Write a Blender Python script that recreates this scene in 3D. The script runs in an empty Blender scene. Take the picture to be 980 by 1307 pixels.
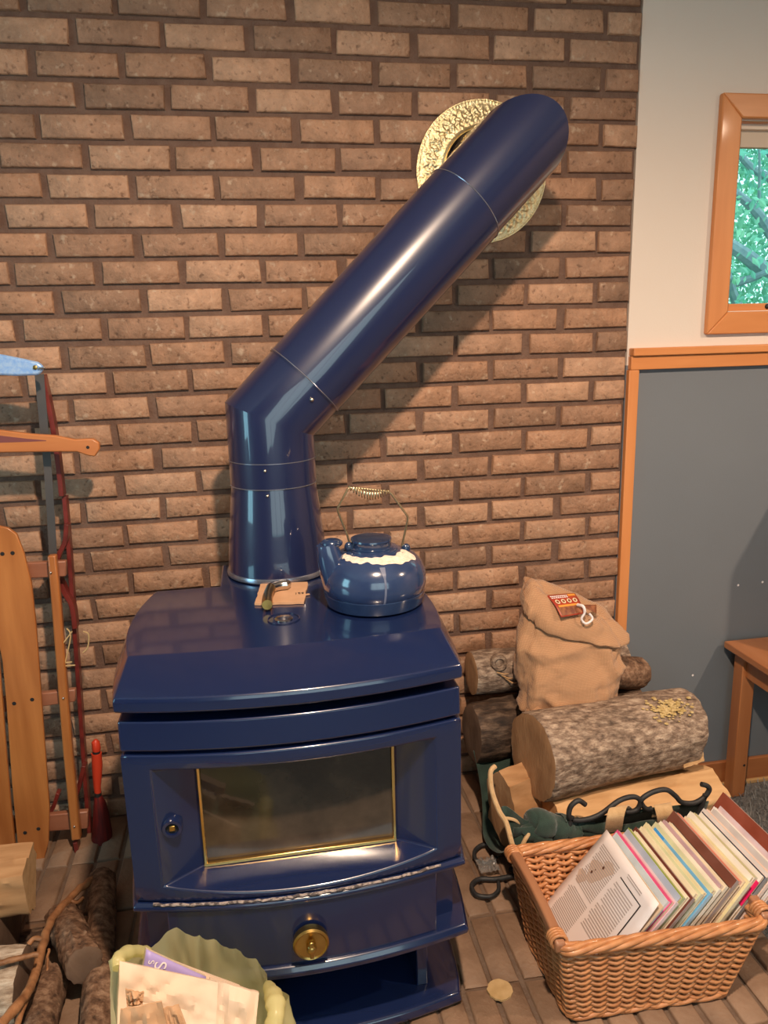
import bpy, bmesh, math, random
import numpy as np
from mathutils import Vector, Matrix, noise, Euler
random.seed(7)
SC = bpy.context.scene
COL = SC.collection
PI = math.pi
# ------------------------------------------------------------------ camera
CAMR = np.array([[0.9843682841184227, -0.17433579925622164, -0.025022196535208194],
                 [-0.06358122642021201, -0.21926622958861933, -0.9735911607080728],
                 [0.16424527046053392, 0.9599632022425053, -0.2269232061109238]])
CAMC = np.array([0.55135, -2.08561, 1.50869])
cd = bpy.data.cameras.new('camera'); cam = bpy.data.objects.new('camera', cd); COL.objects.link(cam)
cd.sensor_fit = 'VERTICAL'; cd.sensor_height = 36.0; cd.lens = 36.0 * 981.0 / 1307.0
cd.clip_start = 0.02
M = Matrix.Identity(4)
for r in range(3):
    M[r][0] = CAMR[0][r]; M[r][1] = -CAMR[1][r]; M[r][2] = -CAMR[2][r]; M[r][3] = CAMC[r]
cam.matrix_world = M
SC.camera = cam

def at(px, py, axis, val):
    """real-world point on the plane axis=val seen at a photograph pixel (used as a ruler)"""
    d = CAMR.T @ np.array([(px - 490) / 981.0, (py - 653.5) / 981.0, 1.0])
    t = (val - CAMC[axis]) / d[axis]
    return Vector(CAMC + t * d)

# ------------------------------------------------------------------ colour management, world, lights
vs = SC.view_settings
SC.display_settings.display_device = 'sRGB'
vs.view_transform = 'Standard'; vs.look = 'None'; vs.gamma = 1.0; vs.use_curve_mapping = False
vs.exposure = 0.10
W = bpy.data.worlds.new('daylight'); SC.world = W; W.use_nodes = True
bg = W.node_tree.nodes['Background']; bg.inputs[0].default_value = (0.55, 0.92, 0.95, 1); bg.inputs[1].default_value = 2.1

def lamp(name, kind, loc, power, color, target=None, **kw):
    l = bpy.data.lights.new(name, kind); l.energy = power; l.color = color
    for k, v in kw.items(): setattr(l, k, v)
    o = bpy.data.objects.new(name, l); o.location = loc; COL.objects.link(o)
    if target is not None:
        o.rotation_euler = (Vector(target) - Vector(loc)).to_track_quat('-Z', 'Y').to_euler()
    return o
WARM = (1.0, 0.735, 0.525)
lamp('ceiling_spot_lamp', 'SPOT', (0.75, -1.70, 2.44), 200, WARM, (0.70, -1.20, 0.0), spot_size=math.radians(170), spot_blend=0.85, shadow_soft_size=0.035)
lamp('ceiling_spot_lamp', 'SPOT', (2.90, -1.70, 2.44), 120, WARM, (2.9, -1.0, 0.0), spot_size=math.radians(150), spot_blend=0.8, shadow_soft_size=0.035)
# daylight entering by the two windows of the room behind the camera
lamp('window_daylight', 'AREA', (-2.16, -1.55, 1.55), 15, (0.35, 0.80, 1.0), (3, -1.55, 1.45), shape='RECTANGLE', size=0.8, size_y=1.25)
lamp('window_daylight', 'AREA', (1.0, -4.66, 1.6), 11, (1.0, 0.80, 0.80), (1.0, 0, 1.2), shape='RECTANGLE', size=2.6, size_y=1.5)

# ------------------------------------------------------------------ materials
def nodes_of(m):
    m.use_nodes = True
    return m.node_tree.nodes, m.node_tree.links, m.node_tree.nodes['Principled BSDF']

def pm(name, c1, c2=None, scale=20, rough=0.5, metal=0.0, bump=0.0, bscale=None, coat=0.0, detail=4, stretch=None,
       spec=0.5, trans=0.0, rand=0.0, contrast=(0.35, 0.65), rough2=None, sheen=0.0):
    m = bpy.data.materials.new(name); N, L, P = nodes_of(m)
    P.inputs['Roughness'].default_value = rough; P.inputs['Metallic'].default_value = metal
    P.inputs['Coat Weight'].default_value = coat; P.inputs['Coat Roughness'].default_value = 0.08
    P.inputs['Specular IOR Level'].default_value = spec
    P.inputs['Transmission Weight'].default_value = trans
    P.inputs['Sheen Weight'].default_value = sheen
    P.inputs['Base Color'].default_value = (*c1, 1)
    tc = N.new('ShaderNodeTexCoord'); mp = N.new('ShaderNodeMapping')
    L.new(tc.outputs['Object'], mp.inputs[0])
    if stretch: mp.inputs['Scale'].default_value = stretch
    colout = None
    if c2 is not None:
        nz = N.new('ShaderNodeTexNoise'); nz.inputs['Scale'].default_value = scale; nz.inputs['Detail'].default_value = detail
        L.new(mp.outputs[0], nz.inputs['Vector'])
        rp = N.new('ShaderNodeValToRGB'); rp.color_ramp.elements[0].position = contrast[0]; rp.color_ramp.elements[1].position = contrast[1]
        rp.color_ramp.elements[0].color = (*c1, 1); rp.color_ramp.elements[1].color = (*c2, 1)
        L.new(nz.outputs[0], rp.inputs[0]); colout = rp.outputs[0]
        if rough2 is not None:
            mr = N.new('ShaderNodeMapRange'); mr.inputs['To Min'].default_value = rough; mr.inputs['To Max'].default_value = rough2
            L.new(nz.outputs[0], mr.inputs[0]); L.new(mr.outputs[0], P.inputs['Roughness'])
    if rand:
        oi = N.new('ShaderNodeObjectInfo'); hs = N.new('ShaderNodeHueSaturation')
        mr = N.new('ShaderNodeMapRange'); mr.inputs['To Min'].default_value = 1 - rand; mr.inputs['To Max'].default_value = 1 + rand
        L.new(oi.outputs['Random'], mr.inputs[0]); L.new(mr.outputs[0], hs.inputs['Value'])
        if colout is not None: L.new(colout, hs.inputs['Color'])
        else: hs.inputs['Color'].default_value = (*c1, 1)
        colout = hs.outputs[0]
    if colout is not None: L.new(colout, P.inputs['Base Color'])
    if bump:
        nb = N.new('ShaderNodeTexNoise'); nb.inputs['Scale'].default_value = bscale or scale; nb.inputs['Detail'].default_value = 6
        L.new(mp.outputs[0], nb.inputs['Vector'])
        b = N.new('ShaderNodeBump'); b.inputs['Strength'].default_value = bump; b.inputs['Distance'].default_value = 0.01
        L.new(nb.outputs[0], b.inputs['Height']); L.new(b.outputs[0], P.inputs['Normal'])
    return m

def brick_mat():
    m = bpy.data.materials.new('tan_brick'); N, L, P = nodes_of(m)
    P.inputs['Roughness'].default_value = 0.62; P.inputs['Specular IOR Level'].default_value = 0.35
    oi = N.new('ShaderNodeObjectInfo')
    geo = N.new('ShaderNodeTexCoord')
    vadd = N.new('ShaderNodeVectorMath'); vadd.operation = 'ADD'
    sc = N.new('ShaderNodeVectorMath'); sc.operation = 'SCALE'; sc.inputs['Scale'].default_value = 37.0
    comb = N.new('ShaderNodeCombineXYZ')
    for i in range(3): L.new(oi.outputs['Random'], comb.inputs[i])
    L.new(comb.outputs[0], sc.inputs[0]); L.new(geo.outputs['Object'], vadd.inputs[0]); L.new(sc.outputs[0], vadd.inputs[1])
    ramp = N.new('ShaderNodeValToRGB'); e = ramp.color_ramp.elements
    e[0].position = 0.0; e[0].color = (0.235, 0.138, 0.090, 1); e[1].position = 1.0; e[1].color = (0.410, 0.240, 0.152, 1)
    for p, c in ((0.25, (0.375, 0.208, 0.126, 1)), (0.5, (0.300, 0.168, 0.105, 1)), (0.75, (0.445, 0.265, 0.170, 1))):
        x = e.new(p); x.color = c
    L.new(oi.outputs['Random'], ramp.inputs[0])
    n1 = N.new('ShaderNodeTexNoise'); n1.inputs['Scale'].default_value = 19; n1.inputs['Detail'].default_value = 8; n1.inputs['Roughness'].default_value = 0.7; L.new(vadd.outputs[0], n1.inputs['Vector'])
    mx = N.new('ShaderNodeMixRGB'); mx.blend_type = 'OVERLAY'; mx.inputs[0].default_value = 0.75
    L.new(ramp.outputs[0], mx.inputs[1]); L.new(n1.outputs[0], mx.inputs[2])
    n2 = N.new('ShaderNodeTexNoise'); n2.inputs['Scale'].default_value = 75; n2.inputs['Detail'].default_value = 3; L.new(vadd.outputs[0], n2.inputs['Vector'])
    r2 = N.new('ShaderNodeValToRGB'); r2.color_ramp.elements[0].position = 0.27; r2.color_ramp.elements[1].position = 0.40
    r2.color_ramp.elements[0].color = (0.30, 0.24, 0.21, 1); r2.color_ramp.elements[1].color = (1, 1, 1, 1)
    L.new(n2.outputs[0], r2.inputs[0])
    m2 = N.new('ShaderNodeMixRGB'); m2.blend_type = 'MULTIPLY'; m2.inputs[0].default_value = 0.7
    L.new(mx.outputs[0], m2.inputs[1]); L.new(r2.outputs[0], m2.inputs[2])
    n3 = N.new('ShaderNodeTexNoise'); n3.inputs['Scale'].default_value = 48; n3.inputs['Detail'].default_value = 5; L.new(vadd.outputs[0], n3.inputs['Vector'])
    r3 = N.new('ShaderNodeValToRGB'); r3.color_ramp.elements[0].position = 0.60; r3.color_ramp.elements[1].position = 0.72
    r3.color_ramp.elements[0].color = (0, 0, 0, 1); r3.color_ramp.elements[1].color = (1, 1, 1, 1)
    L.new(n3.outputs[0], r3.inputs[0])
    m3 = N.new('ShaderNodeMixRGB'); m3.inputs[2].default_value = (0.58, 0.44, 0.32, 1)
    ml = N.new('ShaderNodeMath'); ml.operation = 'MULTIPLY'; ml.inputs[1].default_value = 0.5
    L.new(r3.outputs[0], ml.inputs[0]); L.new(ml.outputs[0], m3.inputs[0]); L.new(m2.outputs[0], m3.inputs[1])
    L.new(m3.outputs[0], P.inputs['Base Color'])
    ma = N.new('ShaderNodeMath'); ma.operation = 'ADD'; L.new(n2.outputs[0], ma.inputs[0]); L.new(n1.outputs[0], ma.inputs[1])
    b = N.new('ShaderNodeBump'); b.inputs['Strength'].default_value = 0.6; b.inputs['Distance'].default_value = 0.007
    L.new(ma.outputs[0], b.inputs['Height']); L.new(b.outputs[0], P.inputs['Normal'])
    return m

def wood_mat(name, c1, c2, axis='Z', rough=0.35, coat=0.25, scale=9, rand=0.0):
    s = {'X': (0.12, 1, 1), 'Y': (1, 0.12, 1), 'Z': (1, 1, 0.10)}[axis]
    return pm(name, c1, c2, scale=scale * 3, rough=rough, coat=coat, bump=0.06, bscale=scale * 5, stretch=s, detail=6, contrast=(0.3, 0.7), rand=rand)

def end_grain(name, c1, c2):
    m = bpy.data.materials.new(name); N, L, P = nodes_of(m); P.inputs['Roughness'].default_value = 0.8
    tc = N.new('ShaderNodeTexCoord')
    nz = N.new('ShaderNodeTexNoise'); nz.inputs['Scale'].default_value = 9; nz.inputs['Detail'].default_value = 5
    mp = N.new('ShaderNodeMapping'); mp.inputs['Scale'].default_value = (1, 3.2, 1)
    L.new(tc.outputs['Object'], mp.inputs[0]); L.new(mp.outputs[0], nz.inputs['Vector'])
    rp = N.new('ShaderNodeValToRGB'); rp.color_ramp.elements[0].position = .3; rp.color_ramp.elements[1].position = .7
    rp.color_ramp.elements[0].color = (*c1, 1); rp.color_ramp.elements[1].color = (*c2, 1)
    L.new(nz.outputs[0], rp.inputs[0]); L.new(rp.outputs[0], P.inputs['Base Color'])
    n2 = N.new('ShaderNodeTexNoise'); n2.inputs['Scale'].default_value = 60; L.new(mp.outputs[0], n2.inputs['Vector'])
    b = N.new('ShaderNodeBump'); b.inputs['Strength'].default_value = .4; b.inputs['Distance'].default_value = .004
    L.new(n2.outputs[0], b.inputs['Height']); L.new(b.outputs[0], P.inputs['Normal'])
    return m

def bark_mat(name, dark, mid, light, scale=1.0, stretch=(0.35, 1, 1)):
    m = bpy.data.materials.new(name); N, L, P = nodes_of(m); P.inputs['Roughness'].default_value = 0.7
    P.inputs['Specular IOR Level'].default_value = 0.4
    tc = N.new('ShaderNodeTexCoord'); mp = N.new('ShaderNodeMapping'); mp.inputs['Scale'].default_value = stretch
    L.new(tc.outputs['Object'], mp.inputs[0])
    n1 = N.new('ShaderNodeTexNoise'); n1.inputs['Scale'].default_value = 55 * scale; n1.inputs['Detail'].default_value = 7; n1.inputs['Roughness'].default_value = 0.65
    L.new(mp.outputs[0], n1.inputs['Vector'])
    rp = N.new('ShaderNodeValToRGB'); e = rp.color_ramp.elements
    e[0].position = .33; e[0].color = (*dark, 1); e[1].position = .66; e[1].color = (*light, 1)
    x = e.new(.48); x.color = (*mid, 1)
    L.new(n1.outputs[0], rp.inputs[0])
    n2 = N.new('ShaderNodeTexNoise'); n2.inputs['Scale'].default_value = 7 * scale; n2.inputs['Detail'].default_value = 2; L.new(tc.outputs['Object'], n2.inputs['Vector'])
    mx = N.new('ShaderNodeMixRGB'); mx.blend_type = 'OVERLAY'; mx.inputs[0].default_value = .5
    L.new(rp.outputs[0], mx.inputs[1]); L.new(n2.outputs[0], mx.inputs[2]); L.new(mx.outputs[0], P.inputs['Base Color'])
    b = N.new('ShaderNodeBump'); b.inputs['Strength'].default_value = .8; b.inputs['Distance'].default_value = .008
    L.new(n1.outputs[0], b.inputs['Height']); L.new(b.outputs[0], P.inputs['Normal'])
    return m

def weave_mat(name, c1, c2, freq):
    m = bpy.data.materials.new(name); N, L, P = nodes_of(m); P.inputs['Roughness'].default_value = 0.9; P.inputs['Sheen Weight'].default_value = 0.2
    tc = N.new('ShaderNodeTexCoord'); outs = []
    for ax in ('X', 'Z'):
        w = N.new('ShaderNodeTexWave'); w.bands_direction = ax; w.inputs['Scale'].default_value = freq; w.inputs['Distortion'].default_value = 1.2
        w.inputs['Detail'].default_value = 2
        L.new(tc.outputs['Object'], w.inputs['Vector']); outs.append(w)
    mn = N.new('ShaderNodeMath'); mn.operation = 'MULTIPLY'; L.new(outs[0].outputs[1], mn.inputs[0]); L.new(outs[1].outputs[1], mn.inputs[1])
    rp = N.new('ShaderNodeValToRGB'); rp.color_ramp.elements[0].color = (*c1, 1); rp.color_ramp.elements[1].color = (*c2, 1); rp.color_ramp.elements[1].position = 0.6
    L.new(mn.outputs[0], rp.inputs[0]); L.new(rp.outputs[0], P.inputs['Base Color'])
    b = N.new('ShaderNodeBump'); b.inputs['Strength'].default_value = .35; b.inputs['Distance'].default_value = .003
    L.new(mn.outputs[0], b.inputs['Height']); L.new(b.outputs[0], P.inputs['Normal'])
    return m

MT = {}
MT['brick'] = brick_mat()
MT['mortar'] = pm('brown_mortar', (0.125, 0.070, 0.050), (0.160, 0.094, 0.068), scale=30, rough=0.9, bump=0.4, bscale=140)
MT['paver'] = pm('hearth_brick', (0.205, 0.125, 0.080), (0.275, 0.175, 0.115), scale=14, rough=0.65, bump=0.3, bscale=70, rand=0.12)
MT['hearth_mortar'] = pm('hearth_mortar', (0.135, 0.088, 0.062), (0.17, 0.115, 0.082), scale=30, rough=0.9, bump=0.3, bscale=120)
MT['cream'] = pm('cream_wall_paint', (0.72, 0.635, 0.565), rough=0.75, bump=0.04, bscale=180)
MT['bluegrey'] = pm('blue_grey_wall_paint', (0.150, 0.168, 0.192), (0.158, 0.176, 0.200), scale=3, rough=0.7, bump=0.04, bscale=180)
MT['ceiling'] = pm('white_ceiling_paint', (0.72, 0.66, 0.6), rough=0.85)
MT['roomwall'] = pm('warm_room_wall', (0.34, 0.26, 0.21), rough=0.85)
MT['trim'] = wood_mat('orange_oak_trim_upright', (0.58, 0.215, 0.068), (0.68, 0.275, 0.095), 'Z', rough=.45, coat=.08)
MT['trimx'] = wood_mat('orange_oak_trim', (0.58, 0.215, 0.068), (0.68, 0.275, 0.095), 'X')
MT['base'] = wood_mat('baseboard_wood', (0.36, 0.125, 0.045), (0.45, 0.17, 0.06), 'X')
MT['shoe'] = wood_mat('pale_shoe_mould', (0.55, 0.33, 0.14), (0.62, 0.38, 0.17), 'X')
MT['carpet'] = pm('grey_carpet', (0.15, 0.15, 0.155), (0.27, 0.27, 0.27), scale=60, rough=0.95, bump=0.8, bscale=200)
MT['blue'] = pm('cobalt_enamel', (0.0070, 0.0150, 0.060), rough=0.24, coat=0.8, bump=0.012, bscale=16, spec=0.5)
MT['blue_pipe'] = pm('cobalt_enamel_pipe', (0.0095, 0.0155, 0.058), rough=0.30, coat=0.9, spec=0.5); MT['blue_pipe'].node_tree.nodes['Principled BSDF'].inputs['Coat Roughness'].default_value = 0.03
MT['ring'] = pm('satin_blue_steel', (0.30, 0.32, 0.40), rough=0.25, metal=0.8)
MT['brass'] = pm('aged_brass', (0.60, 0.39, 0.12), (0.42, 0.26, 0.09), scale=20, rough=0.28, metal=1.0)
MT['brightbrass'] = pm('bright_brass', (0.90, 0.60, 0.22), rough=0.25, metal=1.0)
MT['plate'] = pm('embossed_pale_brass', (0.82, 0.70, 0.44), (0.72, 0.58, 0.32), scale=60, rough=0.38, metal=1.0, bump=0.25, bscale=260)
MT['steel'] = pm('polished_steel', (0.62, 0.60, 0.58), rough=0.22, metal=1.0)
MT['screw'] = pm('steel_screw', (0.75, 0.66, 0.52), rough=0.3, metal=1.0)
MT['iron'] = pm('black_wrought_iron', (0.018, 0.018, 0.02), (0.03, 0.03, 0.032), scale=60, rough=0.55, bump=0.15)
MT['gasket'] = pm('ash_dusted_gasket', (0.10, 0.08, 0.08), (0.42, 0.34, 0.31), scale=120, rough=0.9, bump=0.6, bscale=300, contrast=(0.42, 0.55))
MT['inside'] = pm('flat_black', (0.012, 0.011, 0.012), rough=0.85)  # one near-black for the latch well, pedestal back and slat rivets
MT['kettle'] = pm('slate_blue_enamel', (0.018, 0.035, 0.100), (0.028, 0.050, 0.122), scale=16, rough=0.18, coat=0.8, spec=0.6)
MT['kettle_lid'] = pm('dark_slate_blue_enamel', (0.012, 0.027, 0.075), (0.02, 0.04, 0.10), scale=30, rough=0.2, coat=0.8)
MT['scale'] = pm('chalky_limescale', (0.70, 0.56, 0.46), (0.86, 0.72, 0.62), scale=90, rough=0.95, bump=0.5, bscale=200)
MT['wire'] = pm('gold_toned_wire', (0.72, 0.58, 0.36), rough=0.3, metal=1.0)
MT['card'] = pm('corrugated_card', (0.52, 0.30, 0.17), (0.58, 0.34, 0.20), scale=30, rough=0.9)
MT['ink'] = pm('black_ink', (0.015, 0.012, 0.012), rough=0.8)
MT['burlap'] = weave_mat('burlap', (0.37, 0.200, 0.108), (0.57, 0.335, 0.185), 120)
MT['bark'] = bark_mat('grey_bark', (0.085, 0.056, 0.042), (0.235, 0.165, 0.122), (0.50, 0.39, 0.30), scale=1.5, stretch=(0.45, 1, 1))
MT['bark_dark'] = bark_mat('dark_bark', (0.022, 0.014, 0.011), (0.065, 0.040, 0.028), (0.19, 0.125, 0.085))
MT['bark_brown'] = bark_mat('brown_bark', (0.045, 0.024, 0.015), (0.17, 0.092, 0.055), (0.36, 0.225, 0.145), scale=0.9, stretch=(0.8, 1, 1))
MT['stick'] = pm('smooth_brown_stick', (0.20, 0.085, 0.035), (0.42, 0.20, 0.09), scale=30, rough=.55, bump=.3, bscale=90)
MT['bark_pale'] = bark_mat('pale_flaky_bark', (0.10, 0.055, 0.035), (0.38, 0.28, 0.20), (0.68, 0.56, 0.45), scale=0.7, stretch=(0.3, 1, 1))
MT['lichen'] = pm('yellow_lichen', (0.50, 0.36, 0.14), (0.68, 0.52, 0.26), scale=90, rough=0.95, bump=0.8, bscale=200)
MT['cut'] = end_grain('sawn_end', (0.27, 0.145, 0.07), (0.43, 0.25, 0.13))
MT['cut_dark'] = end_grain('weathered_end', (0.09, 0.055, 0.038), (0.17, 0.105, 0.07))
MT['split'] = wood_mat('split_face', (0.50, 0.29, 0.13), (0.68, 0.43, 0.22), 'X', rough=0.8, coat=0, scale=14)
MT['split_orange'] = wood_mat('split_face_orange', (0.38, 0.19, 0.08), (0.58, 0.33, 0.16), 'X', rough=0.8, coat=0, scale=14)
MT['canvas'] = pm('dark_green_canvas', (0.012, 0.033, 0.026), (0.022, 0.052, 0.040), scale=40, rough=0.85, bump=0.3, bscale=500, sheen=0.3)
MT['strap'] = pm('tan_suede_strap', (0.52, 0.34, 0.17), (0.60, 0.41, 0.22), scale=60, rough=0.9, bump=0.2, bscale=300, sheen=0.3)
MT['willow'] = pm('honey_willow', (0.42, 0.165, 0.062), (0.60, 0.28, 0.12), scale=45, rough=0.38, coat=0.2, contrast=(0.3, 0.7))
MT['rail'] = wood_mat('brown_handle_wood', (0.30, 0.13, 0.065), (0.40, 0.19, 0.10), 'Y', rough=0.45)
MT['paper'] = pm('newsprint', (0.78, 0.72, 0.73), (0.83, 0.77, 0.77), scale=6, rough=0.85)
MT['print'] = pm('grey_print', (0.42, 0.36, 0.35), rough=0.85)
MT['stain'] = pm('brown_stain', (0.62, 0.48, 0.40), rough=0.85)
MT['spot'] = pm('dark_brown_spot', (0.12, 0.05, 0.03), rough=0.85)
MT['slat'] = wood_mat('orange_varnished_slat', (0.34, 0.110, 0.028), (0.52, 0.200, 0.058), 'Z', rough=0.35, coat=0.4)
MT['slatx'] = wood_mat('orange_varnished_bar', (0.44, 0.150, 0.050), (0.54, 0.205, 0.068), 'X', rough=0.35, coat=0.4)
MT['red'] = pm('worn_red_paint', (0.19, 0.026, 0.020), (0.11, 0.016, 0.014), scale=30, rough=0.4, coat=0.2)
MT['stripe'] = pm('faded_maroon_print', (0.19, 0.055, 0.055), rough=0.5)
MT['bench'] = wood_mat('pinkish_bench_wood', (0.27, 0.105, 0.06), (0.38, 0.165, 0.10), 'X')
MT['blade'] = pm('grey_saw_steel', (0.085, 0.082, 0.085), (0.11, 0.10, 0.10), scale=10, rough=0.5, metal=0.4)
MT['silver'] = pm('silver_tube_blue_lit', (0.26, 0.48, 0.92), (0.42, 0.62, 0.95), scale=120, rough=0.3, metal=0.25)  # blue light reflected off the bare tube is painted into its colour
MT['orange_plastic'] = pm('orange_red_plastic', (0.62, 0.055, 0.022), rough=0.4)
MT['bristle'] = pm('dark_red_bristle', (0.20, 0.010, 0.008), (0.09, 0.006, 0.006), scale=150, rough=0.7, stretch=(1, 1, 0.05))
MT['twine'] = pm('jute_twine', (0.55, 0.38, 0.18), rough=0.9)
MT['table'] = wood_mat('cherry_stained_table', (0.40, 0.145, 0.050), (0.50, 0.20, 0.075), 'Z', rough=0.35, coat=0.3)
MT['tabletop'] = wood_mat('cherry_stained_top', (0.40, 0.150, 0.052), (0.52, 0.215, 0.085), 'Y', rough=0.3, coat=0.4)
MT['kraft'] = pm('crumpled_pale_kraft', (0.74, 0.57, 0.44), (0.78, 0.61, 0.48), scale=8, rough=0.85)
MT['kraft2'] = pm('brown_kraft', (0.52, 0.30, 0.16), (0.60, 0.37, 0.22), scale=14, rough=0.85)
MT['lilac'] = pm('lilac_cover', (0.36, 0.29, 0.62), rough=0.45)
MT['pages'] = pm('page_edges', (0.66, 0.52, 0.38), (0.74, 0.62, 0.48), scale=300, rough=0.85, stretch=(1, 0.02, 0.02))
MT['white'] = pm('white_print', (0.80, 0.76, 0.78), rough=0.7)
MT['red_label'] = pm('red_label', (0.36, 0.035, 0.02), (0.45, 0.09, 0.03), scale=25, rough=0.4)
MT['brown_label'] = pm('brown_food_print', (0.16, 0.05, 0.03), (0.36, 0.14, 0.06), scale=60, rough=0.4)
MT['orange_label'] = pm('orange_print', (0.78, 0.30, 0.05), rough=0.45)
MT['ivory_label'] = pm('ivory_print', (0.85, 0.72, 0.50), rough=0.5)
MT['dark'] = pm('matt_black_plastic', (0.02, 0.02, 0.022), rough=0.5)
MT['leaf'] = pm('summer_leaf', (0.16, 0.52, 0.40), (0.36, 0.74, 0.46), scale=3, rough=0.6)
MT['branch'] = pm('grey_branch', (0.30, 0.38, 0.43), (0.40, 0.48, 0.50), scale=20, rough=0.9)
MT['shade'] = pm('cream_blind_fabric', (0.62, 0.52, 0.42), rough=0.8)
MT['vinyl'] = pm('ivory_vinyl', (0.72, 0.62, 0.52), rough=0.5)
MT['grass'] = pm('lawn', (0.05, 0.12, 0.04), (0.10, 0.20, 0.06), scale=8, rough=0.9)

def glass_mat():
    m = bpy.data.materials.new('window_glass'); N, L, P = nodes_of(m)
    P.inputs['Transmission Weight'].default_value = 1.0; P.inputs['Roughness'].default_value = 0.0; P.inputs['IOR'].default_value = 1.02
    return m
MT['glass'] = glass_mat()

def soot_glass():
    m = bpy.data.materials.new('smoked_stove_glass'); N, L, P = nodes_of(m)
    P.inputs['Roughness'].default_value = 0.12; P.inputs['Coat Weight'].default_value = 0.6; P.inputs['Coat Roughness'].default_value = 0.02
    tc = N.new('ShaderNodeTexCoord'); nz = N.new('ShaderNodeTexNoise'); nz.inputs['Scale'].default_value = 11; nz.inputs['Detail'].default_value = 5
    L.new(tc.outputs['Object'], nz.inputs['Vector'])
    sp = N.new('ShaderNodeSeparateXYZ'); L.new(tc.outputs['Object'], sp.inputs[0])
    mr = N.new('ShaderNodeMapRange'); mr.inputs['From Min'].default_value = 0.385; mr.inputs['From Max'].default_value = 0.60
    mr.inputs['To Min'].default_value = 0.30; mr.inputs['To Max'].default_value = -0.22
    L.new(sp.outputs['Z'], mr.inputs[0])
    ad = N.new('ShaderNodeMath'); ad.operation = 'ADD'; L.new(nz.outputs[0], ad.inputs[0]); L.new(mr.outputs[0], ad.inputs[1])
    rp = N.new('ShaderNodeValToRGB'); rp.color_ramp.elements[0].position = .38; rp.color_ramp.elements[1].position = .95
    rp.color_ramp.elements[0].color = (0.012, 0.009, 0.007, 1); rp.color_ramp.elements[1].color = (0.125, 0.085, 0.055, 1)
    L.new(ad.outputs[0], rp.inputs[0]); L.new(rp.outputs[0], P.inputs['Base Color'])
    return m
MT['soot_glass'] = soot_glass()

def plastic_bag():
    m = bpy.data.materials.new('thin_yellow_green_plastic'); N, L, P = nodes_of(m)
    out = N['Material Output']
    tr = N.new('ShaderNodeBsdfTransparent'); tr.inputs[0].default_value = (0.95, 0.92, 0.70, 1)
    tl = N.new('ShaderNodeBsdfTranslucent'); tl.inputs[0].default_value = (0.95, 0.90, 0.50, 1)
    P.inputs['Base Color'].default_value = (0.92, 0.86, 0.50, 1); P.inputs['Roughness'].default_value = 0.3
    a = N.new('ShaderNodeMixShader'); a.inputs[0].default_value = 0.45; L.new(P.outputs[0], a.inputs[1]); L.new(tl.outputs[0], a.inputs[2])
    b = N.new('ShaderNodeMixShader'); b.inputs[0].default_value = 0.30; L.new(a.outputs[0], b.inputs[1]); L.new(tr.outputs[0], b.inputs[2])
    L.new(b.outputs[0], out.inputs['Surface'])
    return m
MT['bag'] = plastic_bag()

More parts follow.
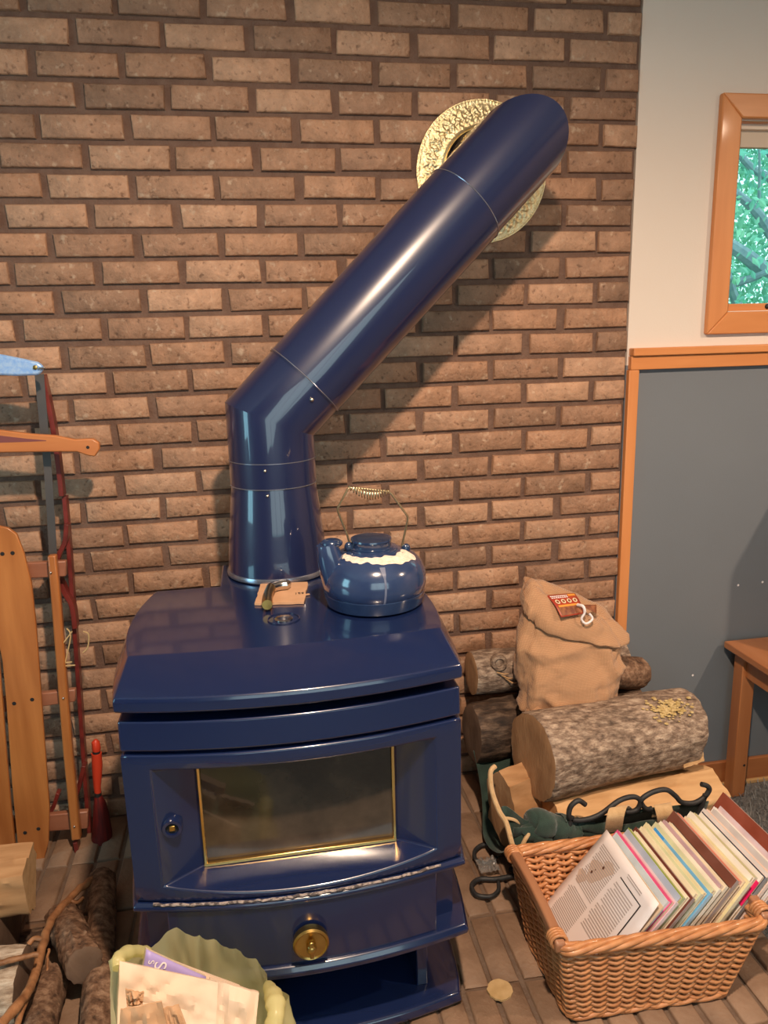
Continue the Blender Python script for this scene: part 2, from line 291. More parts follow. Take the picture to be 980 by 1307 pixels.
# ------------------------------------------------------------------ geometry helpers
class G:
    def __init__(s): s.v = []; s.f = []
    def add(s, vs_, fs_):
        o = len(s.v); s.v += [Vector(v) for v in vs_]; s.f += [tuple(i + o for i in f) for f in fs_]; return s
    def box(s, c, size, rot=None):
        c = Vector(c); h = Vector(size) / 2; R = rot.to_matrix() if isinstance(rot, Euler) else (rot or Matrix.Identity(3))
        vs_ = [c + R @ Vector((x * h.x, y * h.y, z * h.z)) for x in (-1, 1) for y in (-1, 1) for z in (-1, 1)]
        return s.add(vs_, [(0, 1, 3, 2), (4, 6, 7, 5), (0, 4, 5, 1), (2, 3, 7, 6), (0, 2, 6, 4), (1, 5, 7, 3)])
    def loft(s, rings, cap=True, closed=True):
        n = len(rings[0]); vs_ = [v for r in rings for v in r]; fs_ = []
        for i in range(len(rings) - 1):
            for j in range(n if closed else n - 1):
                k = (j + 1) % n
                fs_.append((i * n + j, i * n + k, (i + 1) * n + k, (i + 1) * n + j))
        if cap and closed:
            fs_.append(tuple(range(n))[::-1]); fs_.append(tuple((len(rings) - 1) * n + j for j in range(n)))
        return s.add(vs_, fs_)
    def tube(s, path, r, n=10, cap=True, loop=False, up=None):
        P_ = [Vector(p) for p in path]; m = len(P_)
        rr = r if isinstance(r, (list, tuple)) else [r] * m
        dirs = []
        for i in range(m):
            if loop: d = (P_[(i + 1) % m] - P_[i - 1])
            elif i == 0: d = P_[1] - P_[0]
            elif i == m - 1: d = P_[-1] - P_[-2]
            else: d = (P_[i + 1] - P_[i]).normalized() + (P_[i] - P_[i - 1]).normalized()
            dirs.append(d.normalized() if d.length > 1e-9 else Vector((0, 0, 1)))
        u = Vector(up) if up else (Vector((0, 0, 1)) if abs(dirs[0].z) < 0.9 else Vector((1, 0, 0)))
        rings = []
        for i in range(m):
            d = dirs[i]; u = (u - d * u.dot(d))
            u = u.normalized() if u.length > 1e-6 else d.orthogonal().normalized()
            w = d.cross(u)
            rings.append([P_[i] + (u * math.cos(2 * PI * k / n) + w * math.sin(2 * PI * k / n)) * rr[i] for k in range(n)])
        if loop: rings.append(rings[0]); return s.loft(rings, cap=False)
        return s.loft(rings, cap)
    def mitre(s, path, r, n=40, cap=False, first=None, last=None):
        """cylinders joined by true mitres; first/last give the plane normals at the ends"""
        P_ = [Vector(p) for p in path]
        d0 = (P_[1] - P_[0]).normalized(); u = d0.orthogonal().normalized()
        rings = []
        nd = [(P_[i + 1] - P_[i]).normalized() for i in range(len(P_) - 1)]
        u = (Vector((0, 1, 0)) - d0 * d0.y).normalized(); w = d0.cross(u)
        base = [(u * math.cos(2 * PI * k / n) + w * math.sin(2 * PI * k / n)) * r for k in range(n)]
        cur = [P_[0] + b for b in base]
        if first is not None: cur = [c + d0 * (-(c - P_[0]).dot(Vector(first)) / d0.dot(Vector(first))) for c in cur]
        rings.append(cur)
        for i, d in enumerate(nd):
            e = P_[i + 1]
            nn = (d + nd[i + 1]).normalized() if i + 1 < len(nd) else (Vector(last) if last is not None else d)
            cur = [c + d * ((e - c).dot(nn) / d.dot(nn)) for c in cur]
            rings.append(cur)
        return s.loft(rings, cap)
    def lathe(s, prof, c=(0, 0, 0), n=40, R=None, cap=True):
        c = Vector(c); R = R or Matrix.Identity(3)
        rings = [[c + R @ Vector((r * math.cos(2 * PI * k / n), r * math.sin(2 * PI * k / n), z)) for k in range(n)] for r, z in prof]
        return s.loft(rings, cap)
    def grid(s, fn, nu, nv, flip=False):
        vs_ = [fn(i / nu, j / nv) for j in range(nv + 1) for i in range(nu + 1)]; fs_ = []
        for j in range(nv):
            for i in range(nu):
                a = j * (nu + 1) + i; q = (a, a + 1, a + nu + 2, a + nu + 1); fs_.append(q[::-1] if flip else q)
        return s.add(vs_, fs_)
    def sphere(s, c, r, n=12, m=8, sc=(1, 1, 1)):
        prof = [(max(1e-4, r * math.sin(PI * i / m)), -r * math.cos(PI * i / m)) for i in range(m + 1)]
        c = Vector(c)
        rings = [[c + Vector((a * math.cos(2 * PI * k / n) * sc[0], a * math.sin(2 * PI * k / n) * sc[1], z * sc[2])) for k in range(n)] for a, z in prof]
        return s.loft(rings, True)

def wloc(o):
    v = Vector((0, 0, 0))
    while o is not None: v = v + o.location; o = o.parent
    return v

def obj(name, g, mat, parent=None, smooth=40, bevel=0, seg=2, kind=None, label=None, sub=0, local=False, solid=0):
    me = bpy.data.meshes.new(name); off = wloc(parent) if (parent is not None and not local) else Vector((0, 0, 0))
    me.from_pydata([tuple(v - off) for v in g.v], [], g.f); me.update()
    bm = bmesh.new(); bm.from_mesh(me); bmesh.ops.recalc_face_normals(bm, faces=bm.faces); bm.to_mesh(me); bm.free()
    o = bpy.data.objects.new(name, me); COL.objects.link(o)
    if mat is not None: me.materials.append(MT[mat] if isinstance(mat, str) else mat)
    if smooth:
        me.shade_smooth()
        try: me.set_sharp_from_angle(angle=math.radians(smooth))
        except Exception: pass
    if solid:
        md = o.modifiers.new('thickness', 'SOLIDIFY'); md.thickness = solid; md.offset = 0
    if bevel:
        md = o.modifiers.new('bevel', 'BEVEL'); md.width = bevel; md.segments = seg; md.limit_method = 'ANGLE'; md.angle_limit = math.radians(40)
        md.harden_normals = False
    if sub:
        md = o.modifiers.new('sub', 'SUBSURF'); md.levels = sub; md.render_levels = sub
    if parent is not None: o.parent = parent
    if kind: o['kind'] = kind
    if label: o['label'] = label
    return o

def tag(o, label, cat, group=None, kind=None):
    o['label'] = label; o['category'] = cat
    if group: o['group'] = group
    if kind: o['kind'] = kind
    return o

def thing(name, label, cat, loc=(0, 0, 0), group=None):
    o = bpy.data.objects.new(name, None); COL.objects.link(o); o.location = Vector(loc); o.empty_display_size = 0.05
    return tag(o, label, cat, group)

def struct(name, g, mat, parent=None, **kw):
    o = obj(name, g, mat, parent, **kw)
    if parent is None: o['kind'] = 'structure'
    return o

def lettering(text, size, mat, parent, mtx, extrude=0.0003, name='lettering'):
    c = bpy.data.curves.new(name, 'FONT'); c.body = text; c.size = size; c.extrude = extrude; c.align_x = 'CENTER'; c.align_y = 'CENTER'
    tmp = bpy.data.objects.new(name, c); me = bpy.data.meshes.new_from_object(tmp); bpy.data.objects.remove(tmp)
    me.materials.clear(); me.materials.append(MT[mat]); me.name = name
    o = bpy.data.objects.new(name, me); COL.objects.link(o)
    o.parent = parent; o.matrix_local = Matrix.Translation(-wloc(parent)) @ mtx
    return o

def frame_mtx(o, x, y):
    x = Vector(x).normalized(); z = x.cross(Vector(y)).normalized(); y = z.cross(x)
    m = Matrix.Identity(4)
    for i in range(3): m[i][0] = x[i]; m[i][1] = y[i]; m[i][2] = z[i]; m[i][3] = o[i]
    return m

def nz(p, s=1.0, seed=0.0):
    return noise.noise(Vector(p) * s + Vector((seed, seed * 1.7, -seed)))

def smoothpath(pts, k=6):
    """Catmull-Rom through the points"""
    P_ = [Vector(p) for p in pts]; out = []
    for i in range(len(P_) - 1):
        a = P_[max(i - 1, 0)]; b = P_[i]; c = P_[i + 1]; d = P_[min(i + 2, len(P_) - 1)]
        for t in [j / k for j in range(k)]:
            out.append(0.5 * ((2 * b) + (c - a) * t + (2 * a - 5 * b + 4 * c - d) * t * t + (3 * b - a - 3 * c + d) * t ** 3))
    out.append(P_[-1]); return out
HZ = 0.17      # height of the raised hearth
# ================================================================== SETTING
BP = 0.2032; BC = 0.06729; RT = 2.276; XR = 1.6256
wb = struct('wall_back', G().box(((XR - 2.2) / 2, 0.058, 1.35), (XR + 2.2 - 0.006, 0.1, 2.7)), 'mortar')
def brick_mesh(w, seed, h=0.0528, d=0.028):
    rnd = random.Random(seed)
    bm = bmesh.new(); bmesh.ops.create_cube(bm, size=1.0)
    for v in bm.verts:
        v.co = Vector((v.co.x * w, v.co.y * d, v.co.z * h)) + Vector((rnd.uniform(-.0025, .0025), rnd.uniform(-.0012, .0012), rnd.uniform(-.0018, .0018)))
    fe = [e for e in bm.edges if all(v.co.y < 0 for v in e.verts)]
    bmesh.ops.bevel(bm, geom=fe, offset=0.0035, segments=1, affect='EDGES', profile=0.5)
    me = bpy.data.meshes.new('brick'); bm.to_mesh(me); bm.free(); me.materials.append(MT['brick'])
    me.shade_smooth(); me.set_sharp_from_angle(angle=math.radians(50)); return me
BM_FULL = [brick_mesh(BP - 0.0185, i) for i in range(10)]
BM_HALF = [brick_mesh(BP / 2 - 0.010, 50 + i) for i in range(5)]
rest = G()
for row in range(-6, 33):
    odd = row % 2
    u = -11.0 + (0.0 if odd else 0.5)
    while u < 8:
        half = (u + 1 > 8.01)
        w = 0.5 if half else 1.0
        x = (u + w / 2) * BP; z = RT - row * BC
        hidden = (0.32 < x < 0.90 and z < 0.88)
        seen = row >= -2 and row <= 31 and not hidden and (u >= -1.1 if row < 10 else u >= -1.6)
        jx = random.uniform(-.003, .003); jz = random.uniform(-.0022, .0022); jy = random.uniform(-.0015, .0015)
        if u + w > 7.9: jx += random.uniform(-.002, .004)
        if seen:
            me = random.choice(BM_HALF if half else BM_FULL)
            o = bpy.data.objects.new('brick', me); o.location = (x + jx, 0.012 + jy, z + jz); o.rotation_euler = (0, random.choice((0, 0, PI)), 0)
            if o.rotation_euler[1]: o.rotation_euler = (0, PI, 0)
            o.rotation_euler.y += random.uniform(-.006, .006)
            COL.objects.link(o); o.parent = wb
        elif z > 0.1:
            rest.box((x + jx, 0.012 + jy, z + jz), (BP * w - 0.0185, 0.028, 0.054))
        u += 1
obj('brick_remainder', rest, 'brick', wb, kind='stuff')

# painted wall to the right, with the window opening
WX0, WX1, WZ0, WZ1 = 1.925, 2.72, 1.545, 2.052
wr = G(); yw = 0.07; th = 0.13
def wbox(x0, x1, z0, z1): wr.box(((x0 + x1) / 2, yw, (z0 + z1) / 2), (x1 - x0, th, z1 - z0))
wbox(XR + 0.001, WX0, 1.40, 2.7); wbox(WX1, 3.6, 1.40, 2.7); wbox(WX0, WX1, 1.40, WZ0); wbox(WX0, WX1, WZ1, 2.7)
wright = struct('wall_right', wr, 'cream', smooth=0)
obj('wainscot_panel', G().box(((XR + 3.6) / 2, yw + 0.001, 0.70), (3.6 - XR, th, 1.40)), 'bluegrey', wright, smooth=0, label='blue grey painted lower wall')
chips = G()
for px, py in ((776, 708), (973, 643 + 100), (884, 862), (942, 747)):
    p = at(px, py, 1, 0.0045); chips.lathe([(0.0001, 0), (0.004, 0), (0.003, 0.0006), (0.0001, 0.0006)], p, 7, Matrix.Rotation(PI / 2, 3, 'X'))
obj('chipped_paint_speck', chips, 'white', wright, label='tiny white chips in the blue grey paint')
t = struct('trim_1', G().box(((XR + 3.6) / 2 + 0.004, -0.006, 1.4375), (3.6 - XR - 0.006, 0.036, 0.022)), 'trimx', bevel=0.003)
obj('apron_board', G().box(((XR + 3.6) / 2 + 0.003, -0.001, 1.4065), (3.6 - XR - 0.006, 0.024, 0.038)), 'trimx', t, bevel=0.002)
struct('trim_2', G().box((XR + 0.0175, -0.001, 0.696), (0.031, 0.022, 1.382)), 'trim', bevel=0.002)
b = struct('baseboard_right', G().box(((XR + 3.6) / 2 + 0.02, -0.002, 0.052), (3.6 - XR - 0.04, 0.014, 0.076)), 'base', bevel=0.003)
obj('shoe_mould', G().box(((XR + 3.6) / 2 + 0.02, -0.006, 0.007), (3.6 - XR - 0.04, 0.022, 0.016)), 'shoe', b, bevel=0.004, label='pale strip under the baseboard')
# window
win = G(); cw = 0.064
def mitred(pts): # a frame board from a quad (outer a,b inner c,d) extruded in y
    g = G(); y0, y1 = 0.006, -0.014
    g.add([(x, y, z) for y in (y0, y1) for x, z in pts], [(0, 1, 2, 3), (7, 6, 5, 4), (0, 4, 5, 1), (1, 5, 6, 2), (2, 6, 7, 3), (3, 7, 4, 0)]); return g
ox0, ox1, oz0, oz1 = WX0 - cw, WX1 + cw, WZ0 - cw, WZ1 + cw
ix0, ix1, iz0, iz1 = WX0 - 0.002, WX1 + 0.002, WZ0 - 0.002, WZ1 + 0.002
w1 = struct('window_1', mitred([(ox0, oz0), (ix0, iz0), (ix0, iz1), (ox0, oz1)]), 'trim', bevel=0.004)
obj('top_casing', mitred([(ox0, oz1), (ix0, iz1), (ix1, iz1), (ox1, oz1)]), 'trimx', w1, bevel=0.004)
obj('bottom_casing', mitred([(ox0, oz0), (ix0, iz0), (ix1, iz0), (ox1, oz0)]), 'trimx', w1, bevel=0.004)
obj('side_casing', mitred([(ox1, oz0), (ix1, iz0), (ix1, iz1), (ox1, oz1)]), 'trim', w1, bevel=0.004)
g = G()
g.box((WX0 - 0.006, 0.075, (WZ0 + WZ1) / 2), (0.012, 0.12, WZ1 - WZ0)); g.box((WX1 + 0.006, 0.075, (WZ0 + WZ1) / 2), (0.012, 0.12, WZ1 - WZ0))
obj('jamb', g, 'trim', w1, smooth=0)
g = G().box(((WX0 + WX1) / 2, 0.075, WZ0 - 0.004), (WX1 - WX0, 0.12, 0.012)); obj('sill', g, 'trimx', w1, smooth=0)
g = G().box(((WX0 + WX1) / 2, 0.075, WZ1 + 0.004), (WX1 - WX0, 0.12, 0.012)); obj('head_jamb', g, 'trimx', w1, smooth=0)
sash = obj('sash', G().box(((WX0 + WX1) / 2, 0.045, WZ0 + 0.011), (WX1 - WX0, 0.03, 0.020)), 'trimx', w1, bevel=0.002)
obj('sash_top', G().box(((WX0 + WX1) / 2, 0.045, WZ1 - 0.008), (WX1 - WX0, 0.03, 0.016)), 'vinyl', w1, bevel=0.002, label='ivory top rail of the sash')
obj('blind', G().box(((WX0 + WX1) / 2, 0.055, WZ1 - 0.036), (WX1 - WX0 - 0.004, 0.018, 0.046)), 'shade', w1, bevel=0.002, label='rolled up cream blind')
obj('window_pane', G().box(((WX0 + WX1) / 2, 0.062, (WZ0 + WZ1) / 2), (WX1 - WX0, 0.004, WZ1 - WZ0 - 0.01)), 'glass', w1, smooth=0)
obj('latch', G().sphere(at(979, 391, 1, 0.03), 0.008, 10, 6), 'dark', w1, label='small dark sash latch')

# floor, hearth, rest of the room
struct('floor', G().box((0.7, -2.3, -0.05), (5.9, 4.9, 0.1)), 'carpet')
he = struct('hearth', G().box((0.0125, -0.615, HZ / 2 - 0.004), (3.22, 1.27, HZ - 0.008)), 'hearth_mortar', smooth=0)
def paver_mesh(seed):
    rnd = random.Random(seed); bm = bmesh.new(); bmesh.ops.create_cube(bm, size=1.0)
    for v in bm.verts:
        v.co = Vector((v.co.x * 0.0555, v.co.y * 0.187, v.co.z * 0.02)) + Vector((rnd.uniform(-.0022, .0022), rnd.uniform(-.003, .003), rnd.uniform(-.001, .001)))
    bmesh.ops.bevel(bm, geom=[e for e in bm.edges if all(v.co.z > 0 for v in e.verts)], offset=0.004, segments=1, affect='EDGES', profile=0.5)
    me = bpy.data.meshes.new('hearth_brick'); bm.to_mesh(me); bm.free(); me.materials.append(MT['paver']); me.shade_smooth(); me.set_sharp_from_angle(angle=math.radians(50)); return me
PM = [paver_mesh(100 + i) for i in range(8)]
px_ = 0.0645
for i in range(37):
    for j in range(6):
        x = XR - px_ * (i + 0.5) - 0.002; y = -0.0 - 0.195 * (j + 0.5) - 0.012
        o = bpy.data.objects.new('hearth_brick', random.choice(PM)); o.location = (x, y, HZ - 0.0105 + random.uniform(-.001, .001)); o.rotation_euler = (0, 0, random.choice((0, PI)) + random.uniform(-.01, .01))
        COL.objects.link(o); o.parent = he
fb = G()
for i in range(37): fb.box((XR - px_ * (i + 0.5) - 0.002, -1.2515, HZ / 2 - .002), (0.0555, 0.012, HZ - .016))
obj('front_brick', fb, 'paver', he, kind='stuff', bevel=.003)
pile = G(); rnd = random.Random(4)
for i in range(9000):
    x = rnd.uniform(XR + 0.01, 2.6); y = rnd.uniform(-1.3, -0.02)
    a = rnd.uniform(0, 2 * PI); h = rnd.uniform(.012, .026); l = rnd.uniform(.004, .014); w_ = .0022
    dx, dy = math.cos(a), math.sin(a)
    pile.add([(x - dy * w_, y + dx * w_, 0), (x + dy * w_, y - dx * w_, 0), (x + dx * l * .5 + dy * w_ * .8, y + dy * l * .5 - dx * w_ * .8, h * .7), (x + dx * l, y + dy * l, h)], [(0, 1, 2), (0, 2, 3)])
po = obj('carpet_pile', pile, pm('grey_pile', (0.17, 0.165, 0.165), (0.34, 0.33, 0.32), scale=35, rough=0.95), None, smooth=0)
tag(po, 'grey shag carpet pile on the floor right of the hearth', 'carpet', kind='stuff')
struct('ceiling', G().box((0.7, -2.3, 2.75), (5.9, 4.9, 0.1)), 'ceiling', smooth=0)
# left wall with a window opening behind the camera's left shoulder
lw = G()
def lbox(y0, y1, z0, z1): lw.box((-2.25, (y0 + y1) / 2, (z0 + z1) / 2), (0.1, y1 - y0, z1 - z0))
lbox(-4.75, -1.97, 0, 2.7); lbox(-1.13, 0.1, 0, 2.7); lbox(-1.97, -1.13, 0, 0.9); lbox(-1.97, -1.13, 2.2, 2.7)
struct('wall_left', lw, 'roomwall', smooth=0)
g = G()
for y in (-1.96, -1.55, -1.14): g.box((-2.20, y, 1.55), (0.03, 0.03, 1.3))
for z in (0.9, 1.55, 2.2): g.box((-2.20, -1.55, z), (0.03, 0.85, 0.03))
struct('window_2', g, 'trim', smooth=0)
fw = G()
def fbox(x0, x1, z0, z1): fw.box(((x0 + x1) / 2, -4.75, (z0 + z1) / 2), (x1 - x0, 0.1, z1 - z0))
fbox(-2.2, -0.4, 0, 2.7); fbox(2.4, 3.6, 0, 2.7); fbox(-0.4, 2.4, 0, 0.8); fbox(-0.4, 2.4, 2.4, 2.7)
struct('wall_front', fw, 'roomwall', smooth=0)
g = G()
for x in (-0.4, 0.53, 1.47, 2.4): g.box((x, -4.70, 1.6), (0.05, 0.04, 1.6))
for z in (0.8, 2.4): g.box((1.0, -4.70, z), (2.85, 0.04, 0.05))
struct('window_3', g, 'trim', smooth=0)
struct('wall_side', G().box((3.65, -2.3, 1.35), (0.1, 4.9, 2.7)), 'roomwall', smooth=0)

# tree outside
tr = thing('garden_tree', 'leafy green tree with grey branches outside the window', 'tree', (3.2, 3.2, 0))
g = G(); g.tube(smoothpath([(3.2, 3.2, 0), (3.25, 3.2, 1.0), (3.4, 3.1, 2.2), (3.3, 3.0, 3.6)]), [0.13] * 19, 10); obj('trunk', g, 'branch', tr)
def outside(px, py, y): return at(px, py, 1, y)
for pts, r in (([(930, 180), (960, 215), (990, 235), (1030, 300)], .03), ([(938, 245), (965, 270), (985, 300), (1010, 330)], .04), ([(920, 305), (950, 325), (985, 350), (1040, 370)], .06),
               ([(985, 345), (960, 355), (935, 362)], .03), ([(962, 150), (975, 180), (1000, 220)], .035), ([(969, 190), (969, 240), (967, 280)], .012), ([(928, 345), (934, 370), (945, 400)], .035)):
    g = G(); pth = smoothpath([outside(x, y, 2.6 + 0.1 * k) for k, (x, y) in enumerate(pts)], 5)
    g.tube(pth, [r * (0.6 + 0.5 * i / len(pth)) for i in range(len(pth))], 8); obj('branch', g, 'branch', tr)
lf = G(); rnd = random.Random(5)
for i in range(60000):
    y = rnd.uniform(2.3, 6.0); p = Vector((rnd.uniform(1.4, 6.4) + (y - 2.3) * .35, y, rnd.uniform(0.7, 4.6)))
    a, b_, s = rnd.uniform(0, 2 * PI), rnd.uniform(-1, 1), rnd.uniform(.018, .038)
    d = Vector((math.cos(a), .5 * b_, math.sin(a))) * s; e = Vector((-math.sin(a), .4, math.cos(a))).normalized() * s * .5
    m_ = Vector((0, s * .12, 0))
    lf.add([p - d, p + e * 1.0 + m_, p + d, p - e + m_], [(0, 1, 2), (0, 2, 3)])
obj('foliage', lf, 'leaf', tr, smooth=0, kind='stuff')
struct('ground', G().box((2, 6, -0.6), (30, 11.5, 0.2)), 'grass', smooth=0)

# ================================================================== STOVE
CX = 0.597
st = thing('wood_stove', 'cobalt blue enamel wood stove with brass trimmed glass door on the brick hearth', 'stove', (CX, -0.62, HZ))
def yf(x, c=-0.89, bow=0.038): return c + bow * (x / 0.30) ** 2
def hw(y):
    t_ = (y + 0.852) / (0.852 - 0.41)
    return 0.30 * (1 - t_) + 0.29 * t_ + 0.09 * t_ * (1 - t_)
def outline(o=0.0, z=0.0, fo=0.0, nf=20, ns=10, yb=-0.405):
    """plan outline, counter-clockwise from front left; o insets sides, fo insets the front"""
    pts = []
    for i in range(nf + 1):
        s_ = -1 + 2 * i / nf; x = s_ * (0.30 - o); pts.append((CX + x, yf(x) + fo, z))
    y0 = yf(0.30 - o) + fo
    for i in range(1, ns + 1):
        y = y0 + (yb - y0) * i / ns; pts.append((CX + hw(min(y, -0.41)) - o, y, z))
    for i in range(ns, 0, -1):
        y = y0 + (yb - y0) * i / ns; pts.append((CX - hw(min(y, -0.41)) + o, y, z))
    return [Vector(p) for p in pts]
# top plate: lip, sloping front, flat cooking surface
top_ring = []
n_f, n_s = 20, 10
for i in range(n_f + 1):
    s_ = -1 + 2 * i / n_f; top_ring.append(Vector((CX + s_ * 0.283, -0.775 + 0.014 * s_ * s_, 0.965)))
for sgn in (1, -1):
    rng_ = range(1, n_s + 1) if sgn == 1 else range(n_s, 0, -1)
    for i in rng_:
        y = -0.761 + (-0.405 + 0.761) * i / n_s; yl = yf(0.30) + (-0.405 - yf(0.30)) * i / n_s
        top_ring.append(Vector((CX + sgn * (hw(min(yl, -0.41)) - 0.016), y, 0.965)))
g = G(); g.loft([outline(0.012, 0.898, 0.010), outline(0.0, 0.904), outline(0.0, 0.922), outline(0.003, 0.929, 0.003), top_ring])
obj('top_plate', g, 'blue', st, bevel=0.0022, seg=3, smooth=30).modifiers['bevel'].angle_limit = math.radians(14)
obj('flue_shelf', G().box((CX, -0.33, 0.946), (0.27, 0.19, 0.036)), 'blue', st, bevel=0.004)
# firebox
g = G(); g.loft([outline(0.014, 0.52, 0.115), outline(0.014, 0.90, 0.115)]); obj('firebox', g, 'blue', st, smooth=35)
obj('rear_heat_shield', G().box((CX, -0.30, 0.60), (0.50, 0.20, 0.50)), 'blue', st, bevel=0.006)
# band above the door
def slab(x0, x1, z0, z1, fo, depth, n=24, slope=0.0):
    g = G(); rings = []
    for i in range(n + 1):
        x = x0 + (x1 - x0) * i / n; y = yf(x) + fo
        rings.append([Vector((CX + x, y, z0)), Vector((CX + x, y + slope, z1)), Vector((CX + x, y + depth, z1)), Vector((CX + x, y + depth, z0))])
    g.loft(rings); return g
obj('top_band', slab(-0.298, 0.298, 0.829, 0.882, 0.004, 0.12, slope=0.006), 'blue', st, bevel=0.004, seg=3, smooth=35)
# door with a recessed window
dx0, dz0, dz1 = 0.298, 0.534, 0.822
rx, rz0, rz1 = 0.25, 0.566, 0.795
gx, gz0, gz1, gy = 0.180, 0.562, 0.768, -0.812
g = G(); nC = 24
def fy(x): return yf(x) + 0.004
def zlow(x): return 0.544 + 0.022 * min(1.0, (x / rx) ** 2)
def strip(xs, za, zb):
    rings = [[Vector((CX + x, fy(x), za(x) if callable(za) else za)), Vector((CX + x, fy(x), zb(x) if callable(zb) else zb))] for x in xs]
    g.loft(rings, cap=False, closed=False)
full = [-dx0 + 2 * dx0 * i / nC for i in range(nC + 1)]; rec = [-rx + 2 * rx * i / 20 for i in range(21)]
side = [rx + (dx0 - rx) * i / 3 for i in range(4)]
xs = sorted(set([round(v, 5) for v in rec] + [round(v, 5) for v in side] + [round(-v, 5) for v in side]))
strip(xs, rz1, dz1); strip(xs, dz0, zlow)
strip(side, rz0, rz1); strip([-v for v in side], rz0, rz1)
# reveals from the bowed face down to the flat glass opening
for za, zb in ((rz1, gz1), (rz0, gz0)):
    g.loft([[Vector((CX + x, fy(x), zlow(x) if za == rz0 else za)), Vector((CX + x * gx / rx, gy, zb))] for x in rec], cap=False, closed=False)
for sgn in (1, -1):
    g.add([(CX + sgn * rx, fy(rx), rz0), (CX + sgn * rx, fy(rx), rz1), (CX + sgn * gx, gy, gz1), (CX + sgn * gx, gy, gz0)], [(0, 1, 2, 3)])
# outer edges
for zz in (dz0, dz1):
    g.loft([[Vector((CX + x, fy(x), zz)), Vector((CX + x, fy(x) + 0.11, zz))] for x in xs], cap=False, closed=False)
for sgn in (1, -1):
    x = sgn * dx0; g.add([(CX + x, fy(x), dz0), (CX + x, fy(x), dz1), (CX + x, fy(x) + .11, dz1), (CX + x, fy(x) + .11, dz0)], [(0, 1, 2, 3)])
bmw = g
me_v = [tuple(v) for v in g.v]
door = obj('door', g, 'blue', st, smooth=28)
bm = bmesh.new(); bm.from_mesh(door.data); bmesh.ops.remove_doubles(bm, verts=bm.verts, dist=0.0004); bmesh.ops.recalc_face_normals(bm, faces=bm.faces); bm.to_mesh(door.data); bm.free()
md = door.modifiers.new('bevel', 'BEVEL'); md.width = 0.004; md.segments = 3; md.limit_method = 'ANGLE'; md.angle_limit = math.radians(32)
obj('door_glass', G().box((CX, gy + 0.006, (gz0 + gz1) / 2), (2 * gx, 0.006, gz1 - gz0)), 'soot_glass', door, smooth=0)
for c, s in (((CX - gx + .0035, gy - .002, (gz0 + gz1) / 2), (.006, .007, gz1 - gz0)), ((CX + gx - .0035, gy - .002, (gz0 + gz1) / 2), (.006, .007, gz1 - gz0)),
             ((CX, gy - .002, gz0 + .0035), (2 * gx, .008, .007)), ((CX, gy - .002, gz1 - .003), (2 * gx, .007, .005))):
    obj('brass_strip', G().box(c, s), 'brightbrass', door, bevel=0.0015)
RY = Matrix.Rotation(PI / 2, 3, 'X')       # lathe axis +z -> -y
lp = at(220, 1055, 1, -0.848)
latch = obj('latch_boss', G().lathe([(0.0165, -0.02), (0.0185, 0.004), (0.0165, 0.009), (0.0115, 0.009), (0.0105, 0.001)], lp, 24, RY), 'blue', door, smooth=35)
obj('latch_well', G().lathe([(0.0118, -.002), (0.0118, 0.0035), (0.0005, 0.0035)], lp, 20, RY), 'inside', latch)
obj('latch_bolt', G().box(lp + Vector((0, -0.003, 0)), (0.010, 0.008, 0.010)), 'brass', latch, bevel=0.001)
# ash lip, drawer, tray
g = G(); g.loft([outline(-0.001, 0.517, 0.0), outline(-0.004, 0.521, -0.005), outline(-0.004, 0.528, -0.005), outline(0.0, 0.533, 0.002)]); obj('ash_lip', g, 'blue', st, bevel=0.002, smooth=35)
pth = []
for i in range(61):
    x = -0.268 + 0.522 * i / 60; pth.append((CX + x, yf(x) - 0.002 + random.uniform(-.0012, .0012), 0.5335 + random.uniform(-.0005, .0008)))
obj('gasket_rope', G().tube(pth, [0.0026 + random.uniform(-.0006, .0006) for _ in pth], 8), 'gasket', st, label='ash flecked rope gasket under the door')
g = G(); g.loft([outline(0.012, 0.38, 0.035), outline(0.012, 0.520, 0.035)]); obj('lower_body', g, 'blue', st, smooth=35)
obj('ash_drawer', slab(-0.247, 0.247, 0.387, 0.519, 0.002, 0.06), 'blue', st, bevel=0.004, smooth=35)
g = G(); g.loft([outline(0.006, 0.362, 0.006), outline(-0.008, 0.368, -0.008), outline(-0.010, 0.378, -0.010), outline(-0.004, 0.388, -0.004), outline(0.006, 0.390, 0.006)]); obj('bottom_tray', g, 'blue', st, bevel=0.002, smooth=35)
kp = Vector((CX + 0.003, -0.893, 0.442))
kn = obj('air_control_knob', G().lathe([(0.010, -0.008), (0.031, 0.0), (0.0325, 0.006), (0.0325, 0.015), (0.029, 0.0185), (0.0262, 0.0165), (0.0005, 0.0165)], kp, 32, RY), 'brass', st, smooth=35, label='round brass knob')
g = G(); g.lathe([(0.0085, 0.0), (0.0095, 0.010), (0.007, 0.016), (0.0005, 0.017)], kp + Vector((0, -0.016, 0)), 16, RY)
g.box(kp + Vector((0, -0.026, 0.0)), (0.008, 0.010, 0.034)); obj('knob_grip', g, 'brass', kn, bevel=0.002)
# pedestal
for sgn in (-1, 1):
    obj('pedestal_side', G().box((CX + sgn * 0.230, -0.625, 0.282), (0.024, 0.34, 0.164)), 'blue', st, bevel=0.003)
obj('pedestal_back', G().box((CX, -0.465, 0.282), (0.46, 0.02, 0.164)), 'inside', st)
g = G(); g.loft([outline(0.0, HZ + 0.0005, 0.03), outline(-0.004, HZ + 0.012, 0.022), outline(0.0, HZ + 0.028, 0.026), outline(0.008, HZ + 0.031, 0.034)]); obj('base_plate', g, 'blue', st, bevel=0.003, smooth=35)
